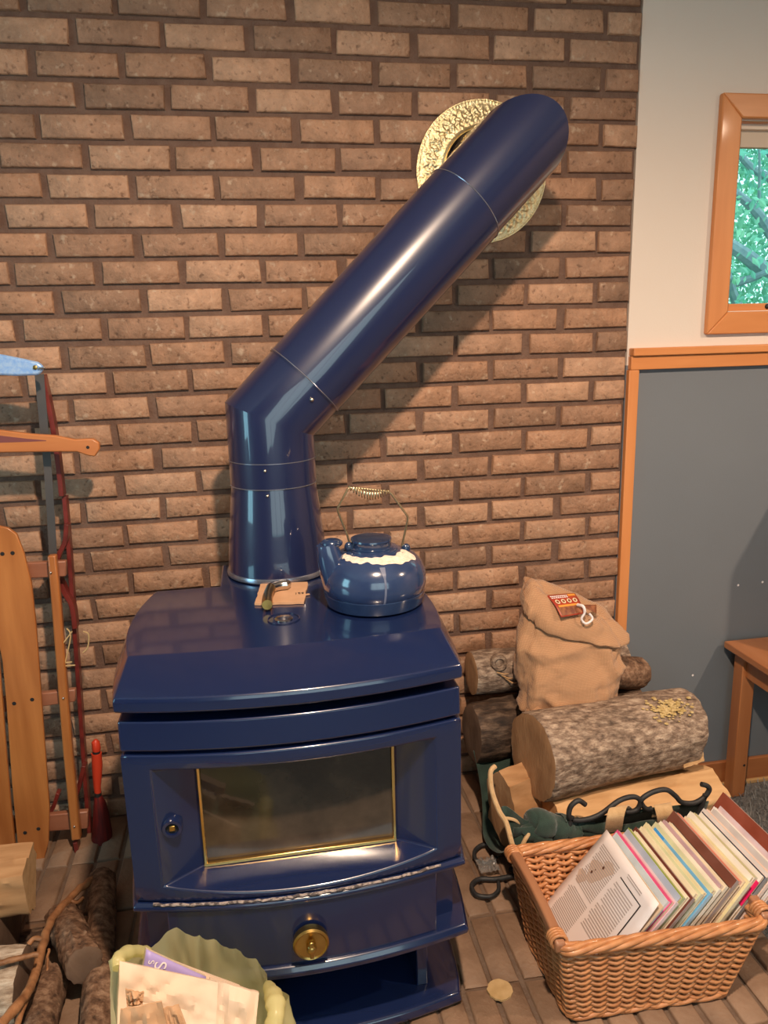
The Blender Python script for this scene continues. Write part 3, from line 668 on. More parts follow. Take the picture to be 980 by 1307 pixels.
# damper medallion set in the top
dp = at(362, 790, 2, 0.9655)
g = G().lathe([(0.018, 0), (0.018, 0.0015), (0.0165, 0.0025), (0.0005, 0.003)], dp, 28); obj('top_medallion', g, 'steel', st, smooth=35, label='small round grey metal disc')
th_ = [(dp + Vector((0.031 * math.cos(a), 0.031 * math.sin(a), 0.001))) for a in [2 * PI * k / 40 for k in range(40)]]
obj('medallion_ring', G().tube(th_, 0.0012, 6, loop=True), 'blue', st)  # thin raised blue ring around the disc

# ================================================================== STOVE PIPE
PY = -0.315; PXC = 0.597; PR = 0.1
pp = thing('stovepipe', 'cobalt blue enamel stovepipe rising from the stove and elbowing into the brick wall', 'pipe', (PXC, PY, 0.966))
obj('base_ring', G().lathe([(0.113, 0.967), (0.1195, 0.968), (0.1205, 0.974), (0.1185, 0.979), (0.112, 0.980)], (PXC, PY, 0), 56), 'ring', pp, smooth=50, label='pale steel ring at the foot of the pipe')
obj('flared_collar', G().lathe([(0.1165, 0.978), (0.1160, 0.99), (0.1110, 1.05), (0.1025, 1.13), (0.0970, 1.18)], (PXC, PY, 0), 56), 'blue_pipe', pp, smooth=50)
obj('sleeve_band', G().lathe([(0.0965, 1.178), (0.0985, 1.179), (0.0990, 1.2345), (0.0970, 1.2355)], (PXC, PY, 0), 56), 'blue_pipe', pp, smooth=50)
M1 = Vector((PXC, PY, 1.325)); M2 = Vector((1.190, -0.262, 1.910)); dr = (M2 - M1).normalized()
S1 = M1 + dr * 0.118; S2 = M2 - dr * 0.172
obj('lower_elbow', G().mitre([(PXC, PY, 1.225), M1, S1], PR - 0.0012, 56), 'blue_pipe', pp, smooth=25)
obj('pipe_run', G().mitre([S1 - dr * 0.004, S2], PR + 0.0008, 56), 'blue_pipe', pp, smooth=40)
obj('upper_elbow', G().mitre([S2 - dr * 0.01, M2, (1.190, 0.02, 1.910)], PR - 0.0012, 56), 'blue_pipe', pp, smooth=25)
def seam(c, d, r):
    d = Vector(d).normalized(); u = d.orthogonal().normalized(); w_ = d.cross(u)
    return G().tube([Vector(c) + (u * math.cos(2 * PI * k / 56) + w_ * math.sin(2 * PI * k / 56)) * r for k in range(56)], 0.0013, 6, loop=True)
for c, d in ((S1, dr), (S2, dr), ((PXC, PY, 1.2355), (0, 0, 1)), ((PXC, PY, 1.1785), (0, 0, 1))):
    obj('seam_bead', seam(c, d, PR + 0.001 if abs(d[0]) > .1 else 0.0985), 'ring', pp)
for c in ((PXC - 0.02, PY, 1.222), (PXC - 0.018, PY, 1.166)):
    c = Vector(c); c.y = PY - math.sqrt(max(0.0, (0.0995) ** 2 - (c.x - PXC) ** 2)); obj('screw', G().sphere(c, 0.0035, 10, 6), 'screw', pp)
obj('screw', G().sphere(S1 - dr * 0.02 + Vector((0.02, -0.097, -0.022)), 0.0045, 10, 6), 'screw', pp)
# brass plate on the wall
fp = thing('flue_plate', 'round embossed brass flue plate on the brick behind the pipe elbow', 'plate', (1.19, -0.004, 1.91))
g = G(); nT, nR = 420, 26
def plate_pt(u, v):
    a = 2 * PI * u; r = 0.106 + (0.1742 - 0.106) * v
    h = 0.016 - 0.012 * v
    if v > 0.90: h += 0.003 * abs(math.sin(a * 60)) * math.sin((v - .9) / .1 * PI)
    elif v < 0.10: h += 0.004 * math.sin(v / .1 * PI)
    else:
        e = math.sin((v - .1) / .8 * PI)
        h += 0.0022 * e * (math.sin(a * 16 + 4 * math.sin(v * 7)) * math.cos(v * 17 + 2.5 * math.sin(a * 32)) + 0.6 * math.sin(a * 48 + v * 22))
    return Vector((1.19 + r * math.cos(a), -0.004 - h, 1.91 + r * math.sin(a)))
g.grid(plate_pt, nT, nR); obj('embossed_face', g, 'plate', fp, smooth=60)
obj('rolled_rim', G().tube([plate_pt(k / 120, 1.0) for k in range(120)], 0.0022, 6, loop=True), 'plate', fp)
obj('inner_rim', G().tube([plate_pt(k / 90, 0.0) for k in range(90)], 0.0028, 6, loop=True), 'brightbrass', fp)

# ================================================================== KETTLE
KX, KY, KZ = 0.783, -0.59, 0.9655
ke = thing('tea_kettle', 'slate blue enamel kettle with coiled wire bail handle standing on the stove', 'kettle', (KX, KY, KZ))
def K(z): return KZ + z
body = [(0.001, K(.001)), (0.088, K(.001)), (0.0985, K(.006)), (0.1035, K(.027)), (0.1035, K(.031)), (0.1055, K(.033)), (0.1075, K(.050)), (0.1055, K(.070)), (0.098, K(.088)), (0.084, K(.102)), (0.064, K(.111)), (0.050, K(.114)), (0.050, K(.118)), (0.043, K(.119))]
obj('body', G().lathe(body, (KX, KY, 0), 56), 'kettle', ke, smooth=50)
obj('base_band', G().lathe([(0.0880, K(.0008)), (0.0990, K(.0050)), (0.1048, K(.0265)), (0.1052, K(.030)), (0.1030, K(.0318))], (KX, KY, 0), 56, cap=False), 'kettle_lid', ke, smooth=50, label='darker band round the kettle foot')
LX = KX - 0.004
lid = obj('lid', G().lathe([(0.0445, K(.117)), (0.0455, K(.1205)), (0.0410, K(.122)), (0.0405, K(.132)), (0.0420, K(.134)), (0.0415, K(.1375)), (0.001, K(.139))], (LX, KY, 0), 48), 'kettle_lid', ke, smooth=40)
# spout towards the left
sp = [(KX - 0.074, KY - .012, K(.055)), (KX - 0.085, KY - .014, K(.085)), (KX - 0.092, KY - .016, K(.112)), (KX - 0.097, KY - .016, K(.136))]
obj('spout', G().tube(smoothpath(sp, 5), [0.034 - 0.0009 * k for k in range(16)], 22), 'kettle', ke, smooth=50)
obj('spout_cover', G().sphere((KX - 0.086, KY - .014, K(.136)), 0.0205, 18, 10, (1.1, 0.9, 0.50)), 'kettle_lid', ke, smooth=50)
for sx, zz in ((-0.050, .122), (0.068, .110)):
    obj('handle_lug', G().sphere((KX + sx, KY, K(zz)), 0.0095, 14, 8, (1, .8, 1.1)), 'kettle_lid', ke, smooth=50)
hp = [at(446, 694, 1, KY), at(443, 682, 1, KY), at(430, 650, 1, KY), at(445, 622, 1, KY), at(497, 627, 1, KY), at(521, 660, 1, KY), at(513, 697, 1, KY)]
def corner(path, k=0.2):
    out = [path[0]]
    for i in range(1, len(path) - 1):
        a, b_, c = path[i - 1], path[i], path[i + 1]
        out += [b_.lerp(a, k), b_.lerp(a, k * .35).lerp(b_.lerp(c, k * .35), .5), b_.lerp(c, k)]
    return out + [path[-1]]
hd = obj('bail_handle', G().tube(corner(hp, 0.12), 0.0022, 8), 'wire', ke)
a, b_ = hp[3], hp[4]; coil = []
for i in range(15 * 12 + 1):
    t_ = i / (15 * 12); ang = t_ * 15 * 2 * PI; r = 0.003 + 0.0075 * math.sin(PI * t_)
    c = a.lerp(b_, t_) + Vector((0, 0, -0.010 * math.sin(PI * t_)))
    coil.append(c + Vector((0, math.cos(ang) * r, math.sin(ang) * r)))
obj('coil_grip', G().tube(coil, 0.0014, 6), 'wire', hd)
# limescale crust and a drip
def kr(z):
    pr = [(r, zz) for r, zz in body]
    for (r0, z0), (r1, z1) in zip(pr, pr[1:]):
        if z0 <= z <= z1 and z1 > z0: return r0 + (r1 - r0) * (z - z0) / (z1 - z0)
    return 0.05
def crust(u, v):
    a = math.radians(192 + 155 * u); top = K(.1125 + .002 * nz((u * 9, 0, 1)))
    w_ = (.006 + .014 * max(0, u - .35) + .004 * nz((u * 14, 3, 0))) * min(1, u * 12 + .1) * min(1, (1 - u) * 12 + .1)
    z = top - w_ * v; r = kr(z) + 0.0016
    return Vector((KX + r * math.cos(a), KY + r * math.sin(a), z))
obj('limescale_crust', G().grid(crust, 60, 5), 'scale', ke, smooth=60, label='chalky white crust round the shoulder')
def drip(u, v):
    z = K(.100 - .098 * v); a = math.radians(272 + (u - .5) * (2.2 + 5 * max(0, 1 - v * 5)) + 1.2 * math.sin(v * 5)); r = kr(z) + 0.0007
    return Vector((KX + r * math.cos(a), KY + r * math.sin(a), z))
obj('drip_streak', G().grid(drip, 2, 30), pm('pale_drip', (0.11, 0.13, 0.21), rough=0.4), ke, smooth=60, label='pale drip streak down the front')

# ================================================================== CARD AND LEVER ON THE STOVE TOP
zc = 0.9655
q = [at(325, 773, 2, zc), at(388, 771, 2, zc), at(393, 745, 2, zc), at(333, 748, 2, zc)]
cd_ = thing('cardboard_scrap', 'torn corrugated cardboard scrap under the brass lever on the stove top', 'cardboard', (q[0] + q[2]) / 2)
edge = []
for i in range(4):
    for k in range(8):
        p = q[i].lerp(q[(i + 1) % 4], k / 8); edge.append(p + Vector((random.uniform(-.0015, .0015), random.uniform(-.0015, .0015), 0)))
g = G(); g.loft([[Vector((p.x, p.y, zc + h)) for p in edge] for h in (0.0004, 0.0050)]); obj('card_sheet', g, 'card', cd_, smooth=0)
q2 = at(380, 762, 2, zc); g = G().box(q2 + Vector((0.014, 0.004, .002)), (0.024, 0.005, 0.002), Euler((0, 0, .25))); obj('torn_strip', g, 'card', cd_)
mt = frame_mtx(at(382, 757, 2, zc + .0055), (-1, 0.05, 0), (0, -1, 0)); lettering('521', 0.014, 'ink', cd_, mt)
lv = thing('brass_lever', 'short bent brass and dark steel lever lying on the cardboard scrap', 'lever', at(345, 758, 2, zc + .006))
z2 = zc + 0.016
g = G(); g.tube(smoothpath([at(341, 772, 2, z2), at(342, 760, 2, z2), at(346, 750, 2, z2)], 5), [.0105, .0112, .0115, .0112, .0108, .0105, .0105, .0105, .0105, .0105, .0105], 14); obj('brass_arm', g, 'brass', lv)
g = G(); g.tube(smoothpath([at(346, 750, 2, z2), at(357, 747, 2, z2), at(367, 746, 2, z2), at(369, 746, 2, z2)], 4), [.0105, .011, .011, .011, .0115, .0115, .0115, .0115, .011, .010, .009, .008, .006], 14); obj('steel_arm', g, 'steel', lv, label='dark polished steel end')
# ================================================================== LOGS
def log_thing(name, label, p0, p1, r0, r1, barkm, cutm, group=None, seed=0, rough=0.12, lump=0.06, n=44, m=40, squash=1.0, bend=0.0, slant=0.0):
    p0 = Vector(p0); p1 = Vector(p1); mid = (p0 + p1) / 2
    t = thing(name, label, 'log' if 'stick' not in name else 'stick', mid, group)
    slant_a = PI * 0.70
    d = (p1 - p0); L_ = d.length; d.normalize(); u = (Vector((0, 0, 1)) - d * d.z).normalized(); w_ = d.cross(u)
    rings = []
    for i in range(m + 1):
        s_ = i / m; c = p0.lerp(p1, s_) + (u * .6 + w_ * .4) * bend * math.sin(PI * s_); r = r0 + (r1 - r0) * s_; ring = []
        for k in range(n):
            a = 2 * PI * k / n; q = u * math.cos(a) * squash + w_ * math.sin(a)
            f = 1 + lump * nz(q * 1.2 + d * s_ * 3, 1.0, seed) + rough * 0.45 * nz(q * 5 + d * (s_ * L_ / r * .8), 1.0, seed + 5) + rough * 0.25 * nz(q * 13 + d * (s_ * L_ / r * 2.5), 1.0, seed + 9)
            if i in (0, m): f *= 0.985
            pull = slant * max(0.0, math.cos(a - slant_a)) ** 1.5 * s_ ** 6 if slant else 0.0
            ring.append(c + q * r * f - d * pull)
        rings.append(ring)
    obj('bark', G().loft(rings, cap=False), barkm, t, smooth=70)
    for ring, sgn in ((rings[0], -1), (rings[-1], 1)):
        c = sum(ring, Vector()) / n; g = G(); rr = []
        for f, off in ((1.0, -.0005), (0.93, .0015), (0.6, .0015), (0.3, .001), (0.02, .001)):
            rr.append([c + (p - c) * f + d * sgn * (off + .0015 * nz(p * 30 * f, 1, seed)) for p in ring])
        g.loft(rr, cap=True); obj('cut_end', g, cutm, t, smooth=60)
    return t
def prism(name, label, p0, p1, prof, mat, endm, up=(0, 0, 1), seed=0, amp=.006, bark=None, barkm=None, cat='log', group=None, m=26):
    """split wood: profile polygon swept from p0 to p1 with splintery noise. bark = indices of profile spans that are bark"""
    p0 = Vector(p0); p1 = Vector(p1); t = thing(name, label, cat, (p0 + p1) / 2, group)
    d = (p1 - p0).normalized(); u = (Vector(up) - d * d.dot(Vector(up))).normalized(); w_ = d.cross(u)
    poly = []
    k = 7
    span = []
    for i in range(len(prof)):
        a = prof[i]; b_ = prof[(i + 1) % len(prof)]
        for j in range(k): poly.append((a[0] + (b_[0] - a[0]) * j / k, a[1] + (b_[1] - a[1]) * j / k)); span.append(i)
    rings = []
    for i in range(m + 1):
        s_ = i / m; ring = []
        for x, y in poly:
            q = w_ * x + u * y; nn = 1 + 0
            off = amp * (nz(Vector((x * 60, y * 60, s_ * 3)), 1, seed) + .6 * nz(Vector((x * 150, y * 150, s_ * 9)), 1, seed + 3))
            ring.append(p0.lerp(p1, s_) + q * (1 + off / max(.02, q.length)))
        rings.append(ring)
    n = len(poly)
    g1, g2 = G(), G()
    allv = [v for r in rings for v in r]
    for gg, test in ((g1, lambda i: not (bark and span[i] in bark)), (g2, lambda i: bark and span[i] in bark)):
        fs_ = []
        for i in range(m):
            for j in range(n):
                if test(j): kk = (j + 1) % n; fs_.append((i * n + j, i * n + kk, (i + 1) * n + kk, (i + 1) * n + j))
        if fs_:
            used = sorted(set(i for f in fs_ for i in f)); mp = {v: i for i, v in enumerate(used)}
            gg.add([allv[v] for v in used], [tuple(mp[i] for i in f) for f in fs_])
    obj('split_face', g1, mat, t, smooth=35)
    if g2.f: obj('bark', g2, barkm, t, smooth=60)
    for ring, nm in ((rings[0], 'cut_end'), (rings[-1], 'cut_end')):
        c = sum(ring, Vector()) / n; g = G().add(ring + [c], [(i, (i + 1) % n, n) for i in range(n)]); obj(nm, g, endm, t, smooth=0)
    return t

# rear stack by the brick wall
log_thing('firewood_log', 'upper small log with a knot against the brick wall, left of the burlap sack', (1.130, -0.115, 0.552), (1.60, -0.10, 0.540), 0.062, 0.060, 'bark', 'cut', seed=3, rough=.10)
KN = at(638, 848, 1, -0.175)
knot = None
for o in list(COL.objects):
    if o.get('label', '').startswith('upper small log'): knot = o
g = G().lathe([(0.020, -0.02), (0.024, 0.0), (0.021, 0.010), (0.014, 0.012), (0.010, 0.004), (0.006, 0.006), (0.0005, 0.006)], KN + Vector((0, 0.012, 0)), 20, Matrix.Rotation(math.radians(80), 3, 'X')); obj('knot', g, 'bark', knot, label='round ring shaped branch knot')
for a, px, py in ((.5, 640, 862), (.9, 645, 866), (.2, 634, 858)):
    c = at(px, py, 1, -0.180); g = G().tube([c, c + Vector((.018, -.004, -.004 - .01 * a)), c + Vector((.034, -.002, -.014 * a - .004))], [.0016, .0022, .0006], 5); obj('splinter', g, 'split', knot, label='pale torn wood splinter')
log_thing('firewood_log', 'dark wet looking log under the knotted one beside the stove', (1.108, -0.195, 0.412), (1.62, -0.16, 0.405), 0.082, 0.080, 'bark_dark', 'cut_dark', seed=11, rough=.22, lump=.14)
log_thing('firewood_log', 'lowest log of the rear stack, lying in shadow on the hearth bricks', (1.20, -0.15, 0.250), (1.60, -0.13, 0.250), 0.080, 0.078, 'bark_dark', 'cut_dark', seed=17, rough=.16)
log_thing('firewood_log', 'short brown log by the orange trim, right of the burlap sack', (1.475, -0.205, 0.560), (1.628, -0.155, 0.520), 0.048, 0.046, 'bark_brown', 'cut', seed=21, rough=.12)

# big log on top of the log carrier
big = log_thing('firewood_log', 'large grey barked log with a sawn end lying on top of the log carrier', (1.198, -0.425, 0.460), (1.672, -0.338, 0.440), 0.108, 0.103, 'bark', 'cut', seed=31, rough=.09, lump=.06, n=72, m=90, slant=.03)
g = G(); rnd = random.Random(8); pd = (Vector((1.690, -0.335, 0.440)) - Vector((1.198, -0.425, 0.460))).normalized(); pu = (Vector((0, 0, 1)) - pd * pd.z).normalized(); pw = pd.cross(pu)
for i in range(150):
    s_ = min(.9, max(.55, rnd.gauss(.74, .055))); a = rnd.gauss(0.50, .14)
    c = Vector((1.198, -0.425, 0.460)).lerp(Vector((1.690, -0.335, 0.440)), s_)
    sgn = -1 if (pw.y > 0) else 1
    q = pu * math.cos(a) + pw * sgn * math.sin(a); g.sphere(c + q * (.1085), rnd.uniform(.002, .006), 6, 4, (1.2, 1.2, .5))
obj('lichen_patch', g, 'lichen', big, kind='stuff', label='crusty yellow lichen patch')
# split wood in the carrier
prism('split_log', 'pale split log with a broad yellow face under the big log', (1.225, -0.475, 0.318), (1.705, -0.395, 0.300), [(-.085, -.045), (.075, -.055), (.095, .012), (.02, .050), (-.075, .030)], 'split', 'split_orange', seed=2, amp=.008)
prism('split_log', 'split log with a flat tan end leaning beside the big log', (1.122, -0.430, 0.330), (1.47, -0.285, 0.325), [(-.020, .092), (.022, .066), (.058, -.030), (.066, -.100), (.0, -.110), (-.055, -.060), (-.062, .045)], 'split_orange', 'cut', seed=6, amp=.006)
prism('split_log', 'low split log with an orange face inside the log carrier', (1.150, -0.450, 0.262), (1.66, -0.40, 0.252), [(-.07, -.05), (.06, -.055), (.07, .03), (-.01, .045), (-.07, .02)], 'split_orange', 'split_orange', seed=9, amp=.006)

b0 = at(872, 968, 1, -0.452); prism('split_log', 'short pale split block sticking out at the right end under the big log', (b0.x + .004, -.418, b0.z - .016), (b0.x + .066, -.408, b0.z - .008), [(-.030, -.018), (.026, -.020), (.022, .014), (-.02, .022)], 'split', 'split', seed=14, amp=.005, m=10)
# log carrier: iron scroll stand and green canvas sling
lc = thing('log_carrier', 'green canvas log sling on a black wrought iron scroll stand behind the wicker basket', 'log carrier', (1.40, -0.45, HZ))
yF = -0.575
def F(px, py, y=yF): return at(px, py, 1, y)
R_ = 0.0062
g = G().tube(smoothpath([F(747, 1027), F(738, 1022), F(728, 1030), F(727, 1044), F(742, 1047), F(765, 1040), F(790, 1022), F(808, 1017), F(817, 1022), F(814, 1032), F(806, 1036), F(797, 1036)], 6), R_, 10); obj('scroll_rail', g, 'iron', lc)
g = G().tube(smoothpath([F(832, 1032), F(826, 1033), F(820, 1028), F(819, 1020), F(833, 1011), F(850, 1008), F(862, 1016), F(870, 1024), F(885, 1025), F(898, 1018), F(905, 1008), F(902, 1003), F(895, 1001)], 6), R_, 10); obj('scroll_rail', g, 'iron', lc)
g = G().tube(smoothpath([F(730, 1042), F(722, 1066), F(712, 1085), Vector((1.215, yF - .01, HZ + .006)), Vector((1.205, yF - .01, HZ + .006))], 6), R_, 10); obj('leg', g, 'iron', lc)
g = G().tube(smoothpath([F(900, 1014), F(893, 1035), F(886, 1052), Vector((1.565, yF - .01, HZ + .02)), Vector((1.59, yF - .02, HZ + .006))], 6), R_, 10); obj('leg', g, 'iron', lc)
g = G().tube(smoothpath([F(718, 1078), Vector((1.40, yF, .262)), F(888, 1050)], 6), R_ * .9, 10); obj('stretcher', g, 'iron', lc)
yB = -0.215
g = G().tube(smoothpath([(1.16, yB, .40), (1.20, yB, .43), (1.28, yB, .39), (1.40, yB, .43), (1.52, yB, .39), (1.62, yB, .43), (1.66, yB, .40)], 6), R_, 10); obj('scroll_rail', g, 'iron', lc)
for x in (1.16, 1.64):
    g = G().tube(smoothpath([(x, yB, .41), (x, yB - .02, .30), (x, yB - .01, HZ + .006)], 6), R_, 10); obj('leg', g, 'iron', lc)
    g = G().tube([(x, yB - .01, HZ + .05), (x + (.05 if x < 1.4 else -.05), yF, HZ + .05)], R_ * .9, 10); obj('crossbar', g, 'iron', lc)
# scroll feet sticking out on the hearth towards the stove
for pts in ([(655, 1118), (632, 1122), (612, 1122), (602, 1130), (608, 1142), (626, 1144), (636, 1136), (636, 1126)], [(655, 1080), (640, 1083), (618, 1078), (606, 1086), (608, 1098), (624, 1102), (634, 1094)], ):
    zf = HZ + .012
    g = G().tube(smoothpath([at(x, y, 2, zf) for x, y in pts], 6), [R_ * (1 - .3 * i / (6 * len(pts))) for i in range(6 * (len(pts) - 1) + 1)], 10); obj('scroll_foot', g, 'iron', lc)
for a, b_ in (((1.125, -.475, HZ + .012), (1.21, -.55, HZ + .012)), ((1.150, -.375, HZ + .012), (1.16, -.235, HZ + .012))):
    obj('foot_bar', G().tube([a, b_], R_, 10), 'iron', lc)
# canvas: sling from front rail under the wood to the back rail
def sling(u, v):
    x = 1.10 + .50 * u + .012 * math.sin(v * 9); s_ = v * 2 - 1
    y = -0.40 - 0.172 * (-s_); z = 0.205 + .165 * abs(s_) ** 2.2
    y = -0.395 + 0.175 * s_
    z += .008 * nz((u * 5, v * 7, 2)); y += .006 * nz((u * 6, v * 4, 7))
    return Vector((x, y, z))
obj('canvas_sling', G().grid(sling, 40, 40), 'canvas', lc, smooth=80, solid=.003)
def roll(px0, py0, px1, py1, r, seed, y=-0.560):
    a = F(px0, py0, y); b_ = F(px1, py1, y); pts = []; rr = []
    for i in range(25):
        s_ = i / 24; pts.append(a.lerp(b_, s_) + Vector((0, .008 * nz((s_ * 5, seed, 0)), .010 * nz((s_ * 4, seed, 5))))); rr.append(r * (0.75 + .5 * abs(nz((s_ * 2.2, seed, 9))) + .25 * math.sin(PI * s_)))
    return G().tube(pts, rr, 14)
for i, (a) in enumerate(((676, 1047, 735, 1062, .027), (668, 1066, 742, 1054, .024), (664, 1083, 725, 1078, .026), (735, 1048, 800, 1068, .016), (720, 1082, 905, 1062, .017), (725, 1064, 890, 1050, .013))):
    obj('canvas_fold', roll(*a, seed=i * 3.1), 'canvas', lc, smooth=80)
def flap(u, v):
    a = F(632, 992, -.46).lerp(F(662, 1088, -.56), v); b_ = F(690, 1040, -.54).lerp(F(700, 1088, -.59), v)
    p = a.lerp(b_, u); p.y += .02 * math.sin(u * 5 + v * 4) + .01 * nz((u * 6, v * 6, 3)); return p
obj('canvas_side', G().grid(lambda u, v: F(640, 1030, -.50).lerp(F(655, 1088, -.57), v).lerp(F(675, 1045, -.55).lerp(F(705, 1086, -.59), v), u) + Vector((0, .015 * math.sin(u * 6 + v * 3), 0)), 20, 20), 'canvas', lc, smooth=80, solid=.002)
for path, r in (([F(632, 978, -.45), F(626, 986, -.46), F(628, 1010, -.48), F(637, 1035, -.51), F(646, 1050, -.53), F(652, 1072, -.56), F(655, 1082, -.57)], .0062), ([F(640, 1044, -.52), F(655, 1046, -.53), F(668, 1054, -.55), F(671, 1060, -.56)], .004), ([F(680, 1057, -.57), F(670, 1072, -.58), F(664, 1086, -.585)], .005)):
    obj('leather_piping', G().tube(smoothpath(path, 6), r, 8), 'strap', lc, label='tan leather edging of the sling')
def strap_loop(pts, w, y=-.59):
    g = G(); P_ = smoothpath([F(x, yy, y + dy) for x, yy, dy in pts], 5); rings = []
    for i, p in enumerate(P_):
        rings.append([p + Vector((-w, 0, 0)), p + Vector((w, .001, 0)), p + Vector((w, .004, .001)), p + Vector((-w, .003, .001))])
    return g.loft(rings)
obj('leather_loop', strap_loop([(800, 1045, .035), (796, 1034, .022), (790, 1031, -.002), (786, 1042, -.016), (784, 1054, -.010), (783, 1062, 0)], .022), 'strap', lc, smooth=60)
obj('leather_loop', strap_loop([(842, 1042, .035), (846, 1030, .022), (846, 1028, -.002), (849, 1040, -.016), (850, 1049, -.010), (850, 1056, 0)], .022), 'strap', lc, smooth=60)

# ================================================================== BURLAP SACK
sb = Vector((1.355, -0.275, 0.498))
sk = thing('burlap_sack', 'full burlap sack with folded top standing on the logs by the brick wall', 'sack', sb)
def sack_c(v):     # centre drift, half widths, height
    z = sb.z + .285 * v
    cx = sb.x + .004 - .02 * math.sin(v * PI) * .4 + .018 * v ** 1.5; cy = sb.y + .03 * v
    wx = .128 + .012 * math.sin(v * PI * .9) - .018 * max(0, v - .75) * 4 * .6; wy = .068 + .018 * math.sin(PI * min(1, v + .1)) - .02 * v
    return cx, cy, wx, wy, z
def sack_pt(a, v, inset=0):
    cx, cy, wx, wy, z = sack_c(v); c, s_ = math.cos(a), math.sin(a); e = .68
    x = math.copysign(abs(c) ** e, c) * (wx - inset); y = math.copysign(abs(s_) ** e, s_) * (wy - inset)
    q = Vector((c * 1.2, s_ * 1.2, v * 2.2))
    f = .012 * nz(q * 1.6, 1, 4) + .0120 * (1 - abs(math.sin(6.5 * v + 1.5 * math.sin(a * 1.0 + .6) + 2.4 * nz(q * 1.3, 1, 2))) * 1.6) * (1 - .45 * v) + .006 * nz(q * 4, 1, 8) + .0035 * (1 - 2 * abs(nz(q * 7, 1, 3)))
    n_ = Vector((c, s_, 0))
    # slanted top: lower towards front right
    zz = z + (v ** 3) * (-.055 * (x / .12) - .030 * (-y / .07))
    return Vector((cx + x, cy + y, zz)) + n_ * f
nA = 96; rings = []
bottom = [Vector((sb.x + .10 * math.cos(2 * PI * k / nA), sb.y + .05 * math.sin(2 * PI * k / nA), sb.z)) for k in range(nA)]
rings.append(bottom)
for i in range(1, 49): rings.append([sack_pt(2 * PI * k / nA, .02 + .95 * i / 48) for k in range(nA)])
for j, (ins, dv) in enumerate(((.004, .985), (.014, 1.0), (.03, 1.0), (.055, .985), (.08, .97))):
    rings.append([sack_pt(2 * PI * k / nA, dv, ins * (1 if abs(math.sin(2 * PI * k / nA)) < 2 else 1)) for k in range(nA)])
obj('body', G().loft(rings), 'burlap', sk, smooth=80)
# folded-over cuff
rings = []
for (v, out) in ((.80, .004), (.79, .012), (.815, .017), (.87, .018), (.93, .016), (.985, .010), (1.02, .002), (1.03, -.012), (1.02, -.026), (.99, -.032)):
    ring = []
    for k in range(nA):
        a = 2 * PI * k / nA; dip = .045 - .075 * math.cos(a - 5.5) + .012 * math.sin(a * 3 + .5)
        vv = min(v + dip, 1.0) if v < .9 else v; ring.append(sack_pt(a, vv, -out) + Vector((0, 0, .004 * nz((math.cos(a) * 4, math.sin(a) * 4, v * 9)))))
    rings.append(ring)
obj('folded_cuff', G().loft(rings, cap=False), 'burlap', sk, smooth=80)
g = G().tube(smoothpath([sb + Vector((-.105, -.045, .030)), sb + Vector((-.130, -.058, .012)), sb + Vector((-.152, -.070, -.004))], 5), [.03, .028, .026, .024, .021, .018, .015, .012, .009, .006, .003], 14); obj('corner_ear', g, 'burlap', sk, smooth=80)
# cloth gather on top right
for i in range(4):
    p = at(757 + 6 * i, 790 + 5 * i, 1, -.27); g = G().tube(smoothpath([p + Vector((-.012, .01, .006)), p + Vector((0, 0, .011)), p + Vector((.014, .006, .004))], 4), [.004, .006, .008, .009, .009, .008, .007, .006, .004], 8); obj('gather_fold', g, 'burlap', sk, smooth=80)
# printed label lying on the folded top
TL, TR_, BL, BR = at(697, 760, 1, -.265), at(733, 757, 1, -.245), at(716, 788, 1, -.325), at(745, 783, 1, -.310)
lb = thing('printed_tag', 'red and orange printed tag tied to the top of the burlap sack', 'tag', (TL + BR) / 2)
nrm = (TR_ - TL).cross(BL - TL).normalized()
if nrm.z < 0: nrm = -nrm
def tagp(u, v, h=0):
    p = TL.lerp(TR_, u).lerp(BL.lerp(BR, u), v); return p + nrm * (h + .006 * math.sin(v * PI))
g = G().grid(lambda u, v: tagp(u, v), 6, 10); obj('card', g, 'red_label', lb, smooth=60, solid=.0012)
g = G().grid(lambda u, v: tagp(.06 + .88 * u, .60 + .36 * v, .0012), 6, 6); obj('photo_panel', g, 'brown_label', lb, smooth=60)
g = G().grid(lambda u, v: tagp(.10 + .80 * u, .56 + .08 * v, .0016), 6, 2); obj('orange_band', g, 'orange_label', lb, smooth=60)
for r_, (v0, n_) in enumerate(((.08, 9), (.17, 8))):
    g = G()
    for i in range(n_):
        u0 = .06 + .62 * i / n_; g.add([tagp(u0, v0, .0016), tagp(u0 + .055, v0, .0016), tagp(u0 + .055, v0 + .055, .0016), tagp(u0, v0 + .055, .0016)], [(0, 1, 2, 3)])
    obj('small_print', g, 'white', lb, smooth=0)
g = G().grid(lambda u, v: tagp(.70 + .26 * u, .04 + .12 * v, .0014), 2, 2); obj('orange_corner', g, 'orange_label', lb, smooth=60)
for i in range(4):
    u0 = .17 + .22 * i; c = tagp(u0, .40, .0017); ex = (tagp(u0 + .01, .40, .0017) - c).normalized(); ey = (tagp(u0, .41, .0017) - c).normalized()
    obj('printed_disc', G().add([c + (ex * math.cos(2 * PI * k / 16) * .0065 + ey * math.sin(2 * PI * k / 16) * .0075) for k in range(16)], [tuple(range(16))]), 'ivory_label', lb, smooth=0)
    obj('printed_dot', G().add([c + nrm * .0004 + (ex * math.cos(2 * PI * k / 12) * .004 + ey * math.sin(2 * PI * k / 12) * .0048) for k in range(12)], [tuple(range(12))]), 'brown_label', lb, smooth=0)
